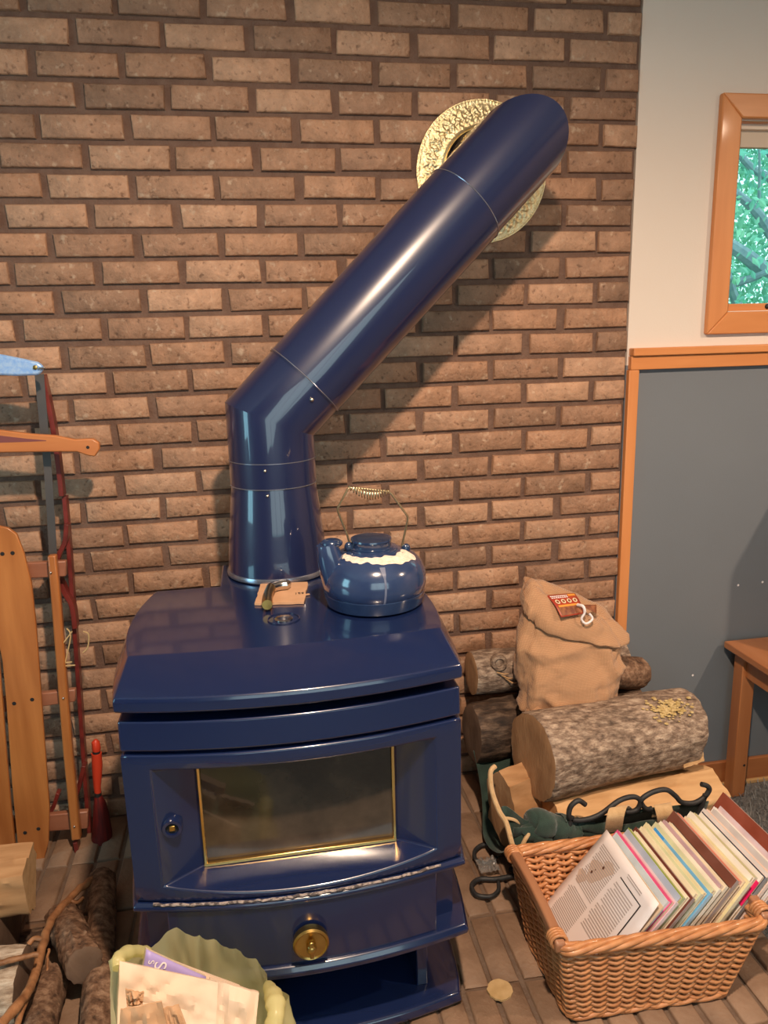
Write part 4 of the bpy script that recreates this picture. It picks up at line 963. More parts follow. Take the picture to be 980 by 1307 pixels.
c0 = at(745, 777, 1, -.315); g = G().tube(smoothpath([at(737, 772, 1, -.30), at(744, 774, 1, -.318), at(746, 782, 1, -.322), at(742, 790, 1, -.322), at(748, 796, 1, -.325), at(756, 790, 1, -.322), at(752, 783, 1, -.318)], 5), [.004] * 10 + [.003] * 21, 8); obj('white_tie', g, 'white', lb, label='white knotted tie')
pocket = G().grid(lambda u, v: at(745 + 16 * u, 772 + 3 * v + 8 * u * v, 1, -.285 - .02 * v), 4, 4); obj('brown_tab', pocket, 'brown_label', lb, smooth=60, solid=.001)

# ================================================================== WICKER BASKET
zb0, zb1 = HZ + .001, 0.345
CB = [Vector((1.100, -.905, zb0)), Vector((1.438, -.915, zb0)), Vector((1.428, -.690, zb0)), Vector((1.095, -.680, zb0))]
CT = [Vector((1.078, -.915, zb1)), Vector((1.498, -.930, zb1)), Vector((1.485, -.632, zb1)), Vector((1.078, -.618, zb1))]
wk = thing('wicker_basket', 'rectangular honey coloured wicker basket with wooden handles full of magazines on the hearth', 'basket', (1.27, -.79, HZ))
def rect_loop(v, n_per=(44, 28, 44, 28), rc=0.022):
    cs = [a.lerp(b_, v) for a, b_ in zip(CB, CT)]; out = []
    for i in range(4):
        a, b_ = cs[i], cs[(i + 1) % 4]; d = (b_ - a).normalized(); L_ = (b_ - a).length; n = n_per[i]
        prev = (a - cs[i - 1]).normalized()
        for k in range(5):     # rounded corner
            t_ = k / 5; p = a - prev * rc * (1 - t_) ** 2 + d * rc * t_ ** 2
            out.append((p, ((d.cross(Vector((0, 0, 1)))) * t_ + prev.cross(Vector((0, 0, 1))) * (1 - t_)).normalized()))
        for k in range(n): out.append((a + d * (rc + (L_ - 2 * rc) * k / n), d.cross(Vector((0, 0, 1))).normalized()))
    return out
def along(loop):
    L_ = [0.0]
    for i in range(1, len(loop)): L_.append(L_[-1] + (loop[i][0] - loop[i - 1][0]).length)
    return L_
NROW = 24
for r in range(NROW):
    v = .045 + .875 * r / (NROW - 1); lp_ = rect_loop(v); tot = len(lp_); pts = []
    dip = 0.0
    for i, (p, n_) in enumerate(lp_):
        ph = 2 * PI * (i / tot) * 19 + (PI if r % 2 else 0)
        pts.append(p + n_ * (.0045 * math.sin(ph)) + Vector((0, 0, .0016 * math.cos(ph * 2) + random.uniform(-.0004, .0004))))
    obj('willow_strand', G().tube(pts, .0046, 6, loop=True, up=(0, 0, 1)), 'willow', wk, smooth=70)
lo, hi_ = rect_loop(.0), rect_loop(.97); tot = len(lo)
for k in range(38):
    i = int(round((k + .5) * tot / 38)) % tot
    obj('stake', G().tube([lo[i][0] + Vector((0, 0, .004)), hi_[i][0]], .0034, 6), 'willow', wk, smooth=70)
def braid(v, zoff, turns, rad, rs, nm, strands=3):
    lp_ = rect_loop(v); 
    for s_ in range(strands):
        pts = []
        for i in range(len(lp_) * 2):
            p, n_ = lp_[i // 2]; p2, n2 = lp_[(i // 2 + 1) % len(lp_)]
            if i % 2: p = p.lerp(p2, .5); n_ = (n_ + n2).normalized()
            a = 2 * PI * (turns * i / (len(lp_) * 2) + s_ / strands); pts.append(p + n_ * rad * math.cos(a) + Vector((0, 0, zoff + rad * math.sin(a))))
        obj(nm, G().tube(pts, rs, 7, loop=True, up=(0, 0, 1)), 'willow', wk, smooth=70)
braid(.985, .004, 6, .0074, .0064, 'rim_braid', 5)
braid(.0, .008, 7, .0052, .0054, 'base_braid', 3)
obj('base_panel', G().loft([[p + Vector((0, 0, .004)) for p in CB], [p + Vector((0, 0, .010)) for p in CB]]), 'willow', wk, smooth=0)
for sgn, (a, b_) in ((-1, (CT[0], CT[3])), (1, (CT[1], CT[2]))):
    pth = []
    for i in range(21):
        t_ = i / 20; p = a.lerp(b_, t_); pth.append(p + Vector((sgn * .004, 0, .006 + .018 * math.sin(PI * t_) ** .5)))
    g = G(); rings = []
    for i, p in enumerate(pth):
        w_ = .011; h = .010; rings.append([p + Vector((-w_, 0, -h)), p + Vector((w_, 0, -h)), p + Vector((w_ * .9, 0, h)), p + Vector((-w_ * .9, 0, h))])
    rail = obj('handle_rail', g.loft(rings), 'rail', wk, bevel=.004, seg=3, label='smooth brown wooden handle rail')
    for t0 in (.03, .88):
        pts = []
        for i in range(49):
            s_ = i / 48; p = a.lerp(b_, t0 + .085 * s_) + Vector((sgn * .004, 0, .012)); an = 2 * PI * 4 * s_
            pts.append(p + Vector((.0155 * math.cos(an), 0, .0155 * math.sin(an))))
        obj('willow_wrap', G().tube(pts, .0036, 6), 'willow', rail, smooth=70)

# ================================================================== MAGAZINES
def rgb(h): return tuple(((int(h[i:i + 2], 16) / 255) ** 2.2) for i in (0, 2, 4))
cols = [('white', 'f0e8ea'), ('pale blue', 'c3d0dc'), ('hot pink', 'd8588a'), ('pale lilac', 'd8c3cf'), ('blue grey', 'a9b3c8'), ('lime green', '8f9f4c'), ('ivory', 'e9dfc6'), ('maroon', '643128'), ('cream', 'e8dcbc'),
        ('sage', 'ccd0ac'), ('pale straw', 'ded6ae'), ('sky blue', '6fb0dc'), ('pale olive', 'd0d0aa'), ('warm white', 'efe6d4'), ('mauve', 'b79aa4'), ('pale sand', 'e2d4b8'), ('dark brown', '4e352c'), ('dull rust', '74463a'), ('peach', 'e8cfb2'), ('coral', 'd88068'), ('beige', 'dccdb2'),
        ('straw', 'dcd3a8'), ('off white', 'ede6da'), ('khaki', 'bab68a'), ('pearl', 'e9e1d8'), ('navy', '2a3048'), ('pale grey', 'd6d0d0'), ('blush', 'e6cabe'), ('silver grey', 'c4bfc0'), ('chalk white', 'f0eae6'), ('pale mauve', 'd0bcc4'), ('brick red', '84402f')]
N_M = len(cols)
ords = 'first second third fourth fifth sixth seventh eighth ninth tenth eleventh twelfth thirteenth fourteenth fifteenth sixteenth seventeenth eighteenth nineteenth twentieth twenty-first twenty-second twenty-third twenty-fourth twenty-fifth twenty-sixth twenty-seventh twenty-eighth twenty-ninth thirtieth thirty-first thirty-second thirty-third'.split()
rnd = random.Random(12)
zfl = HZ + .014
xs0 = 1.110
for i, (cn, hx) in enumerate(cols):
    f = i / (N_M - 1)
    thick = .0070 if i else .004
    ang = math.radians(40 - 6 * f) + rnd.uniform(-.008, .008)          # lean to the right
    dep = .245 if i == 0 else rnd.choice((.214, .220, .226, .232)) ; hgt = .284 - .007 * rnd.random() if i else .280
    if i == 17: hgt = .292; dep = .238
    if i == N_M - 1: hgt = .305; dep = .245
    xb = xs0 + .0099 * i + (.005 if i else 0); yfr = -.902 + rnd.uniform(0, .010) - (.008 if i == 0 else 0) + (.02 * f if i else 0)
    lab = {0: 'white newsletter sheet with printed columns and brown stains at the front of the basket'}.get(i, 'magazine with %s cover, %s from the white newsletter in the wicker basket' % (cn, ords[i]))
    t = thing('magazine' if i else 'newsletter', lab, 'magazine' if i else 'newsletter', (xb, yfr, zfl), 'magazines filed in the wicker basket' if i else None)
    t.rotation_euler = (0, ang, 0)
    mcol = pm('cover_' + cn.replace(' ', '_'), rgb(hx), tuple(min(1, c * 1.25 + .02) for c in rgb(hx)), scale=9, rough=0.4 if i else .85, contrast=(.4, .6)) if i else MT['paper']
    mback = pm('back_' + cn.replace(' ', '_'), tuple(min(1, c * .6 + .25) for c in rgb(hx)), rough=.5)
    # local frame: x thickness, y depth (from front edge back), z height
    obj('page_block', G().box((thick / 2, dep / 2, hgt / 2), (thick * .8, dep - .003, hgt - .003)), 'pages', t, local=True, smooth=0)
    if i == 0:
        obj('sheet', G().grid(lambda u, v: Vector((-.0015 - .004 * abs(math.sin(v * 3)) * math.sin(u * PI) - .012 * v * v * v * (1 - u), dep * u, hgt * v)), 12, 12), 'paper', t, local=True, smooth=80, solid=.0006)
        def S(u, v, h=.0012): return Vector((-.0015 - .004 * abs(math.sin(v * 3)) * math.sin(u * PI) - .012 * v * v * v * (1 - u) - h, dep * u, hgt * v))
        def patch(g, u0, u1, v0, v1, hh=.0012, nu=4, nv=4):
            g.grid(lambda a, b_: S(u0 + (u1 - u0) * a, v0 + (v1 - v0) * b_, hh), nu, nv)
        g = G(); r2 = random.Random(3)
        for u0, u1, v0, v1, n_ in ((.20, .52, .40, .84, 20), (.56, .92, .55, .92, 20), (.56, .92, .20, .52, 18), (.20, .46, .915, .95, 2)):
            for k in range(n_):
                vv = v0 + (v1 - v0) * k / n_; patch(g, u0, u1 - .10 * (u1 - u0) * r2.random() * (2 if k % 7 == 3 else 1), vv, vv + .42 * (v1 - v0) / n_, .0010, 3, 1)
        obj('printed_lines', g, 'print', t, local=True, smooth=0, kind='stuff')
        g = G(); patch(g, .13, .49, .870, .878, .0013, 10, 1); patch(g, .13, .142, .60, .878, .0013, 1, 10); obj('ruled_border', g, 'ink', t, local=True, smooth=0, label='black ruled corner')
        g = G()
        for cu, cv, rr_ in ((.76, .72, .11), (.66, .82, .075), (.86, .60, .07)):
            g.add([S(cu + rr_ * math.cos(a) * (1 + .25 * math.sin(3 * a)), cv + rr_ * .8 * math.sin(a), .0007) for a in [2 * PI * k / 24 for k in range(24)]], [tuple(range(24))])
        obj('coffee_stain', g, 'stain', t, local=True, smooth=0)
        g = G()
        for cu, cv, rr_ in ((.79, .70, .014), (.77, .735, .007), (.71, .80, .015)):
            g.add([S(cu + rr_ * math.cos(a), cv + rr_ * math.sin(a) * .9, .0018) for a in [2 * PI * k / 12 for k in range(12)]], [tuple(range(12))])
        obj('stain_spot', g, 'spot', t, local=True, smooth=0)
    else:
        obj('front_cover', G().box((thick * .04, dep / 2, hgt / 2), (.0007, dep, hgt)), mcol, t, local=True, smooth=0)
        obj('back_cover', G().box((thick * .96, dep / 2, hgt / 2), (.0007, dep, hgt)), mback, t, local=True, smooth=0)
        if i % 2: obj('spine', G().box((thick / 2, -.0002, hgt / 2), (thick * .96, .0008, hgt)), mback, t, local=True, smooth=0)
        if i == 24: obj('index_tab', G().box((-.002, .012, hgt - .045), (.0012, .030, .06)), pm('hot_pink_tab', (0.80, 0.01, 0.14), rough=.5), t, local=True, smooth=0, label='hot pink sticky tab')
        if i == 29: obj('index_tab', G().box((-.001, -.004, hgt - .140), (.012, .006, .05)), pm('lime_tab', (0.30, 0.68, 0.08), rough=.5), t, local=True, smooth=0, label='lime green sticky tab')
        if i == 11: obj('cover_corner', G().box((-.0006, dep - .02, hgt - .015), (.001, .04, .03)), pm('bright_blue_print', (0.05, 0.35, 0.85), rough=.5), t, local=True, smooth=0)

# ================================================================== WOODEN TABLE AT THE RIGHT
TX, TZ = 1.995, 0.525
tb = thing('wooden_bench', 'low cherry stained wooden bench against the blue grey wall', 'bench', (TX + .5, -.28, 0))
obj('seat_top', G().box((TX + .56, -.285, TZ - .011), (1.12, .545, .022)), 'tabletop', tb, bevel=.003)
for x in (TX + .050, TX + 1.04):
    for y in (-.055, -.50):
        obj('leg', G().box((x, y, (TZ - .022) / 2 + .001), (.046, .046, TZ - .023)), 'table', tb, bevel=.003)
    obj('end_apron', G().box((x, -.2775, TZ - .062), (.024, .40, .075)), 'table', tb, bevel=.002)
for y in (-.052, -.50): obj('side_apron', G().box((TX + .545, y, TZ - .062), (.945, .022, .075)), 'table', tb, bevel=.002)
obj('bolt_hole', G().lathe([(.0045, 0), (.0035, .001), (.0005, .001)], (TX + .062, -.0785, .115), 12, RY), 'ink', tb)
# a tall dark speaker added beyond the frame only to cast the wall shadow
blk = thing('blocker', 'tall matt black loudspeaker added out of view on the low wooden bench to shade the wall', 'shadow_caster', (2.335, -.30, TZ))
obj('blocker_body', G().box((2.335, -.30, TZ + .315), (.235, .22, .63)), 'dark', blk, bevel=.03, seg=4)
obj('blocker_front', G().box((2.335, -.412, TZ + .31), (.19, .008, .54)), 'ink', blk, bevel=.003)

# wood slice on the hearth
c = at(638, 1265, 2, HZ); ws = thing('wood_chip', 'round pale wood slice lying on the hearth bricks near the basket', 'wood chip', c)
ring = [Vector((c.x + .026 * math.cos(a) * (1 + .12 * nz((math.cos(a) * 3, math.sin(a) * 3, 1))), c.y + .026 * math.sin(a) * (1 + .12 * nz((math.cos(a) * 3, math.sin(a) * 3, 4))), 0)) for a in [2 * PI * k / 28 for k in range(28)]]
g = G().loft([[p + Vector((0, 0, HZ + .0005)) for p in ring], [p + Vector((0, 0, HZ + .005)) for p in ring]]); obj('slice', g, pm('pale_wood_slice', (.46, .30, .13), (.56, .38, .19), scale=50, rough=.9), ws, smooth=40)
# dustball of clear plastic by the carrier foot is left as crumpled film
c = at(622, 1108, 2, HZ + .012)
cf = thing('crumpled_film', 'scrap of crumpled clear film on the hearth beside the iron scroll feet', 'film', c)
g = G().grid(lambda u, v: c + Vector(((u - .5) * .05, (v - .5) * .05, .012 * nz((u * 5, v * 5, 1)) + .010)), 14, 14); obj('film', g, pm('clear_film', (.75, .75, .75), rough=.15, trans=.8), cf, smooth=0)
# ================================================================== SLED AND SAW AT THE LEFT
YS, YR = -0.165, -0.065
sl = thing('wooden_sled', 'old wooden sled with orange slats and red steel runners upright against the brick wall', 'sled', (-.05, -.12, HZ))
def board(pts_l, pts_r, y, th, mat, name, parent=sl, **kw):
    """upright board: left and right edge pixel lists read on the plane y"""
    L_ = [at(a, b_, 1, y) for a, b_ in pts_l]; R2 = [at(a, b_, 1, y) for a, b_ in pts_r]
    outl = L_ + R2[::-1]; n = len(outl); g = G()
    g.add(outl + [p + Vector((0, th, 0)) for p in outl], [tuple(range(n)), tuple(range(2 * n - 1, n - 1, -1))] + [(i, (i + 1) % n, n + (i + 1) % n, n + i) for i in range(n)])
    return obj(name, g, mat, parent, smooth=30, **kw)
s1 = board([(-22, 690), (-10, 780), (3, 845), (8, 900), (15, 1000), (22, 1075), (30, 1120)], [(-4, 671), (10, 674), (21, 682), (30, 705), (40, 745), (46, 800), (52, 880), (57, 950), (63, 1030), (62, 1075), (50, 1122)], YS, .011, 'slat', 'slat', bevel=.002)
for px, py in ((3, 707), (16, 706), (18, 898), (41, 893), (32, 1063), (49, 1058)):
    p = at(px, py, 1, YS - .0003); obj('rivet', G().lathe([(.0052, 0), (.0045, .0008), (.0005, .001)], p, 10, RY), 'inside', sl)
board([(-45, 700), (-40, 850), (-25, 1000), (-15, 1080)], [(-14, 705), (-2, 830), (8, 960), (14, 1030), (20, 1085)], YS, .011, 'slat', 'slat', bevel=.002)
board([(60, 710), (65, 770), (72, 860), (80, 960), (91, 1074)], [(71, 709), (77, 770), (84, 860), (92, 960), (103, 1072)], YS + .01, .022, 'slat', 'side_rail', bevel=.004)
for px, py in ((65, 731), (81, 891), (95, 1055)):
    obj('rivet', G().sphere(at(px, py, 1, YS + .008), .003, 10, 6), 'steel', sl)
# rear benches that join the slats
for (l, r, h0, h1) in (((-20, 722, 742), (84, 716, 736), 0, 0), ((-12, 893, 912), (96, 880, 896), 0, 0), ((0, 1046, 1066), (112, 1036, 1058), 0, 0)):
    board([(l[0], l[1]), (l[0], l[2])], [(r[0], r[1]), (r[0], r[2])], YS + .034, .018, 'bench', 'cross_bench', bevel=.003)
# steering bar
board([(-60, 545), (-60, 584)], [(-20, 549), (0, 549), (40, 554), (70, 556), (95, 561), (118, 560), (126, 565), (127, 573), (121, 583), (113, 582), (98, 577), (60, 577), (0, 578), (-20, 580)][::1], YS - .012, .018, 'slatx', 'steering_bar', bevel=.003)
board([(-30, 553), (-30, 563)], [(0, 556), (35, 560), (59, 562), (59, 563), (35, 564), (0, 565)], YS - .0124, .002, 'stripe', 'maroon_stripe')
obj('bar_hole', G().lathe([(.004, 0), (.0035, .0008), (.0005, .0008)], at(112, 571, 1, YS - .0122), 12, RY), 'ink', sl)
# red steel runners and struts (flat steel bars seen nearly edge on)
def bar(pts, y, r, mat, name, parent=sl, flat=2.6):
    P_ = smoothpath([at(a, b_, 1, y if len(q) == 0 else q[0]) for a, b_, *q in pts], 6); rings = []
    for i, p in enumerate(P_):
        d = (P_[min(i + 1, len(P_) - 1)] - P_[max(i - 1, 0)]).normalized(); w_ = Vector((0, 1, 0)); n_ = d.cross(w_).normalized()
        rings.append([p + n_ * r + w_ * r * flat, p - n_ * r + w_ * r * flat, p - n_ * r - w_ * r * flat, p + n_ * r - w_ * r * flat])
    return obj(name, G().loft(rings), mat, parent, smooth=40, bevel=.001)
bar([(83, 633), (88, 690), (93, 760), (98, 830), (103, 900), (107, 960), (113, 1040), (119, 1105)], YR, .0052, 'red', 'runner')
bar([(86, 668), (84, 690), (77, 705), (72, 722)], YR - .02, .0055, 'red', 'strut')
bar([(76, 736), (84, 755), (93, 772), (97, 800)], YR - .02, .0060, 'red', 'strut')
bar([(108, 975), (102, 1000), (97, 1020), (98, 1040)], YR - .02, .0055, 'red', 'strut')
bar([(60, 720), (52, 730), (42, 727)], YR - .04, .0050, 'red', 'strut')
bar([(75, 1010), (68, 1030), (58, 1042)], YR - .04, .0050, 'red', 'strut')
bar([(97, 1072), (102, 1100), (106, 1122)], YS + .03, .0055, 'red', 'foot')
for pts in ([(85, 802), (90, 812), (84, 842), (80, 860)], [(82, 846), (92, 845)], [(82, 850), (96, 849)], [(106, 806), (113, 810), (112, 826), (106, 833)], [(80, 822), (92, 806)]):
    obj('twine', G().tube(smoothpath([at(a, b_, 1, YS + .015) for a, b_ in pts], 6), .0018, 6), 'twine', sl, label='thin knotted jute twine')

sw = thing('bow_saw', 'bow saw with grey blade and silver tube frame propped behind the sled', 'saw', (.05, -.1, 1.2))
board([(-70, 446), (-70, 478)], [(-20, 449), (5, 453), (30, 458), (48, 462), (55, 467), (55, 473), (49, 479), (20, 480), (-20, 478)], YS - .03, .012, 'silver', 'silver_frame', sw, bevel=.005)
obj('bolt', G().lathe([(.0055, 0), (.005, .003), (.002, .004), (.0005, .004)], at(45, 469, 1, YS - .031), 10, RY), 'brass', sw)
obj('wing_nut', G().box(at(53, 470, 1, YS - .033), (.016, .004, .004), Euler((0, -.1, 0))), 'steel', sw, bevel=.001)
board([(44, 478), (50, 540), (56, 600), (60, 660), (63, 718)], [(56, 477), (61, 540), (66, 600), (70, 660), (73, 716)], YS + .045, .0016, 'blade', 'blade', sw)
bar([(55, 478), (62, 510), (68, 540), (74, 580), (80, 632)], YR - .01, .0058, 'red', 'red_frame', sw)

# small red hearth brush
hb = thing('hearth_brush', 'orange red hearth brush standing between the sled and the stove', 'brush', at(128, 1000, 1, -.1))
def brush_tube(pts, rr, n=14): return G().tube([at(a, b_, 1, -.105) for a, b_ in pts], rr, n)
obj('handle_cap', brush_tube([(122, 944), (122, 947), (123, 955), (123, 958)], [.004, .0105, .0115, .0105]), 'orange_plastic', hb)
obj('handle_band', brush_tube([(123, 957), (123, 962)], [.0105, .0105]), 'dark', hb)
obj('handle', brush_tube([(123, 961), (124, 975), (124, 990), (124, 1005), (125, 1012)], [.0135, .0140, .0125, .0095, .0090]), 'orange_plastic', hb)
obj('ferrule', brush_tube([(125, 1011), (125, 1017)], [.0095, .0095]), 'dark', hb)
obj('bristles', brush_tube([(125, 1016), (127, 1025), (129, 1040), (130, 1062), (131, 1092)], [.010, .016, .021, .027, .030], 20), 'bristle', hb)

# ================================================================== LOGS AND STICKS AT THE LEFT
log_thing('firewood_log', 'round log with dark sawn end and ridged bark in the left pile', (0.147, -.670, .262), (0.052, -.455, .212), .037, .038, 'bark_brown', 'cut_dark', seed=41, rough=.30, lump=.10)
log_thing('firewood_log', 'long crooked branch log lying beside the round log left of the stove', (0.200, -.90, .212), (0.118, -.335, .205), .031, .034, 'bark_brown', 'cut', seed=45, rough=.18, lump=.22, bend=.012)
log_thing('firewood_log', 'short tan branch log at the front of the left pile', (0.080, -.90, .208), (0.066, -.625, .206), .036, .033, 'bark_brown', 'cut_dark', seed=49, rough=.20, lump=.12)
log_thing('firewood_log', 'pale flaky barked log at the edge of the left pile', (0.038, -.690, .252), (-.42, -.66, .250), .074, .078, 'bark_pale', 'cut_dark', seed=53, rough=.22, n=60, m=60)
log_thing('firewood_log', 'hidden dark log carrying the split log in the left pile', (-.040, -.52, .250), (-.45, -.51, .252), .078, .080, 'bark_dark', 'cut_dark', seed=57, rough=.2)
prism('split_log', 'split log with rough orange face on top of the left pile', (0.020, -.545, .392), (-.42, -.56, .395), [(-.03, .030), (.075, .032), (.085, -.005), (.030, -.095), (-.02, -.075)], 'split_orange', 'split', seed=61, amp=.010, m=40)
def stick(label, pts, r0, r1, seed, group=None):
    P_ = smoothpath(pts, 8); c = P_[len(P_) // 2]; t = thing('stick', label, 'stick', c, group); rr = [(r0 + (r1 - r0) * i / len(P_)) * (1 + .22 * nz((i * .35, seed, 0))) for i in range(len(P_))]
    P_ = [p + Vector((.003 * nz((i * .4, seed, 1)), .003 * nz((i * .4, seed, 2)), .003 * nz((i * .4, seed, 3)))) for i, p in enumerate(P_)]
    obj('bark', G().tube(P_, rr, 10), 'stick', t, smooth=70); return t
stk = stick('long forked brown stick lying across the left log pile', [at(132, 1116, 2, .22), at(110, 1128, 2, .235), at(88, 1148, 2, .25), at(66, 1174, 2, .265), at(55, 1205, 2, .275), at(46, 1240, 2, .28), at(34, 1268, 2, .30), at(8, 1300, 2, .32), at(-14, 1325, 2, .33)], .0085, .0095, 1)
for pts, r in (([at(46, 1240, 2, .282), at(36, 1270, 2, .285), at(26, 1295, 2, .29), at(18, 1325, 2, .29)], .006), ([at(88, 1148, 2, .252), at(98, 1152, 2, .24), at(106, 1146, 2, .235)], .004), ([at(56, 1200, 2, .275), at(44, 1198, 2, .275), at(36, 1206, 2, .27)], .0055)):
    obj('twig', G().tube(smoothpath(pts, 6), r, 8), 'stick', stk, smooth=70)
stick('thin straight twig lying over the pale flaky log', [at(-10, 1232, 2, .335), at(20, 1224, 2, .335), at(48, 1218, 2, .330)], .006, .005, 4)
stick('thin twig hanging down beside the round log', [at(62, 1212, 2, .25), at(60, 1235, 2, .24), at(56, 1262, 2, .22)], .003, .0025, 7)
c = at(40, 1205, 2, HZ); cc = thing('bark_chip', 'flat dark bark chip on the hearth behind the pale log', 'bark', c)
g = G().grid(lambda u, v: c + Vector(((u - .5) * .10, (v - .5) * .06, .014 + .010 * nz((u * 4, v * 4, 3)))), 12, 8); obj('chip', g, 'bark_dark', cc, smooth=60, solid=.008)

# ================================================================== BAG OF PAPER IN FRONT OF THE STOVE
YB = -1.035
bagT = thing('plastic_bag', 'thin yellow green plastic bag holding paper in front of the stove', 'bag', (.41, -1.04, HZ))
rim_px = [(147, 1222, -1.10), (152, 1214, -1.03), (168, 1211, -1.00), (186, 1212, -.99), (200, 1206, -.98), (215, 1194, -.965), (228, 1187, -.955), (240, 1193, -.950), (255, 1199, -.945), (272, 1203, -.942), (288, 1212, -.945), (305, 1218, -.95), (322, 1228, -.96), (332, 1240, -.97), (341, 1256, -.98), (352, 1258, -1.0), (361, 1272, -1.03), (363, 1290, -1.07), (360, 1320, -1.13), (335, 1350, -1.18), (270, 1365, -1.205), (205, 1365, -1.205), (152, 1335, -1.195), (141, 1262, -1.15)]
rim = [at(a, b_, 1, y) for a, b_, y in rim_px]; rim.append(rim[0]); rim = smoothpath(rim, 5)[:-1]; nB = len(rim)
rc = sum(rim, Vector()) / nB; rings = []
for i in range(26):
    v = i / 25; ring = []
    for k in range(nB):
        a = math.atan2(rim[k].y - rc.y, rim[k].x - rc.x)
        foot = Vector((rc.x + .115 * math.cos(a), rc.y + .075 * math.sin(a) , HZ + .002))
        p = rim[k].lerp(foot, v ** .9); bulge = .022 * math.sin(PI * v)
        wr_ = .016 * (.5 - abs(nz((k * .075, v * 2.2, 1))) * 2) * (1 - .4 * v) + .004 * (.5 - abs(nz((k * .2, v * 6, 2))) * 2)
        d = Vector((math.cos(a), math.sin(a), 0)); p = p + d * (bulge + wr_); 
        if p.y > -.925: p.y = -.925
        ring.append(p)
    rings.append(ring)
g = G().loft(rings, cap=False); n = nB; g.f.append(tuple(25 * n + j for j in range(n)))
obj('bag_film', g, 'bag', bagT, smooth=80)
# knotted handles
def lobe(pts, w, seed):
    P_ = smoothpath([at(a, b_, 1, y) for a, b_, y in pts], 6)
    return G().tube(P_, [w * (.5 + .6 * abs(nz((i * .3, seed, 0))) + .3 * math.sin(PI * i / len(P_))) for i in range(len(P_))], 12)
obj('bag_handle', lobe([(342, 1258, -1.0), (350, 1275, -1.06), (352, 1295, -1.09), (346, 1318, -1.10)], .016, 2), 'bag', bagT, smooth=80)
obj('bag_handle', lobe([(190, 1216, -1.0), (170, 1214, -1.03), (152, 1222, -1.07), (150, 1236, -1.09)], .011, 5), 'bag', bagT, smooth=80)
def sheet_thing(name, label, cat, corners, th, mat, amp, seed, nu=30, nv=24, crease=3.2, smooth=25):
    tl, tr_, br, bl = [at(*c[:2], 1, c[2]) for c in corners]; t = thing(name, label, cat, (tl + br) / 2)
    n_ = (tr_ - tl).cross(bl - tl).normalized()
    if n_.y > 0: n_ = -n_
    def pt(u, v, s_):
        p = tl.lerp(tr_, u).lerp(bl.lerp(br, u), v)
        e = min(1, 4 * u, 4 * (1 - u), 4 * v + .25, 4 * (1 - v))
        h = amp * (abs(nz((u * crease, v * crease * .7, seed))) * 1.6 - .5 + .5 * abs(nz((u * crease * 2.1, v * crease * 2, seed + 4)))) + amp * .5 * math.sin(u * PI)
        return p + n_ * (h * (.35 + .65 * e) + s_)
    rings_f = [[pt(i / nu, j / nv, th / 2) for i in range(nu + 1)] for j in range(nv + 1)]; rings_b = [[pt(i / nu, j / nv, -th / 2) for i in range(nu + 1)] for j in range(nv + 1)]
    g = G(); vs_ = [p for r in rings_f for p in r] + [p for r in rings_b for p in r]; fs_ = []; o_ = (nu + 1) * (nv + 1)
    for j in range(nv):
        for i in range(nu):
            a = j * (nu + 1) + i; fs_ += [(a, a + 1, a + nu + 2, a + nu + 1), (o_ + a + nu + 1, o_ + a + nu + 2, o_ + a + 1, o_ + a)]
    for i in range(nu): fs_ += [(i + 1, i, o_ + i, o_ + i + 1), (nv * (nu + 1) + i, nv * (nu + 1) + i + 1, o_ + nv * (nu + 1) + i + 1, o_ + nv * (nu + 1) + i)]
    for j in range(nv): a = j * (nu + 1); b_ = a + nu; fs_ += [(a, a + nu + 1, o_ + a + nu + 1, o_ + a), (b_ + nu + 1, b_, o_ + b_, o_ + b_ + nu + 1)]
    g.add(vs_, fs_); return t, pt, g
t, pt, g = sheet_thing('paper_bag', 'crumpled pale folded paper bag at the front of the plastic bag', 'paper bag', [(152, 1226, -1.085), (277, 1253, -1.075), (272, 1345, -1.13), (148, 1330, -1.14)], .012, 'kraft', .014, 3)
obj('folded_sheet', g, 'kraft', t, smooth=25)
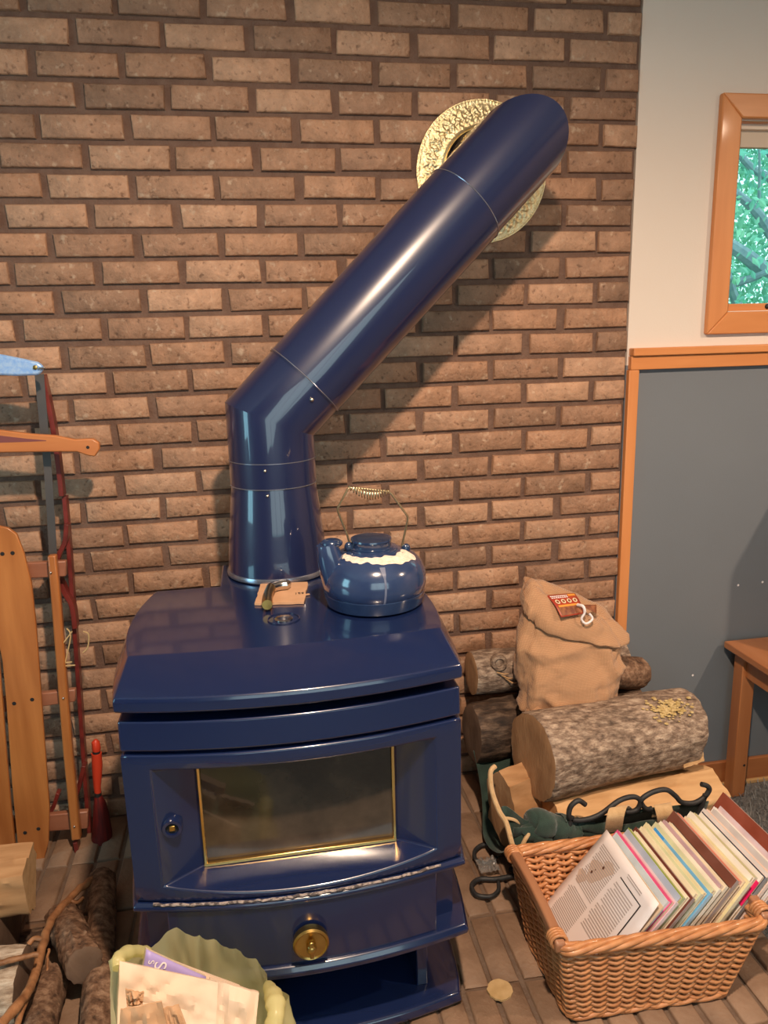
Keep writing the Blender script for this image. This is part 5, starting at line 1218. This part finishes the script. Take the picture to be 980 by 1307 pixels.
t, pt, g = sheet_thing('paper_bag', 'second folded paper sheet right of the crumpled pale bag', 'paper bag', [(268, 1248, -1.055), (330, 1266, -1.06), (322, 1350, -1.11), (262, 1345, -1.10)], .008, 'kraft', .010, 11, 18, 16)
obj('folded_sheet', g, 'kraft', t, smooth=25)
t, pt, g = sheet_thing('envelope', 'plain folded envelope between the booklet and the paper bags', 'envelope', [(186, 1213, -1.018), (306, 1258, -1.018), (300, 1340, -1.06), (176, 1320, -1.06)], .006, 'kraft', .004, 17, 16, 10)
obj('folded_sheet', g, 'kraft', t, smooth=60)
t, pt, g = sheet_thing('booklet', 'lilac booklet with white lettering tucked in the plastic bag', 'booklet', [(186, 1210, -1.048), (262, 1245, -1.048), (250, 1320, -1.08), (172, 1290, -1.085)], .010, 'lilac', .003, 23, 14, 10, 3)
obj('page_block', g, 'pages', t, smooth=60)
g2 = G().grid(lambda u, v: pt(u, v, .0062), 10, 8); obj('cover', g2, 'lilac', t, smooth=60, solid=.001)
ex = (pt(.3, .2, .008) - pt(.1, .2, .008)); ey = (pt(.2, .1, .008) - pt(.2, .3, .008))
lettering('St', 0.026, 'white', t, frame_mtx(pt(.24, .20, .0080), -ey, ex))
lettering('S', 0.013, 'white', t, frame_mtx(pt(.10, .16, .0080), -ey, ex))
lettering('f', 0.022, 'ink', t, frame_mtx(pt(.64, .16, .0080), -ey, ex))
for i, (cr, lab, seed) in enumerate((([(160, 1262, -1.150), (184, 1266, -1.150), (182, 1282, -1.155), (162, 1284, -1.155)], 'small torn brown paper scrap against the crumpled pale bag', 2),
                      ([(154, 1288, -1.175), (206, 1278, -1.175), (222, 1345, -1.19), (150, 1345, -1.19)], 'large torn brown paper piece at the bottom of the bag', 6),
                      ([(206, 1286, -1.168), (228, 1282, -1.165), (252, 1345, -1.185), (210, 1345, -1.185)], 'narrow torn brown paper piece right of the large one', 9))):
    t, pt, g = sheet_thing('torn_paper', lab, 'paper', cr, .003, 'kraft2', .007, seed * 1.3, 16, 14, 4); obj('sheet', g, 'kraft2', t, smooth=25)
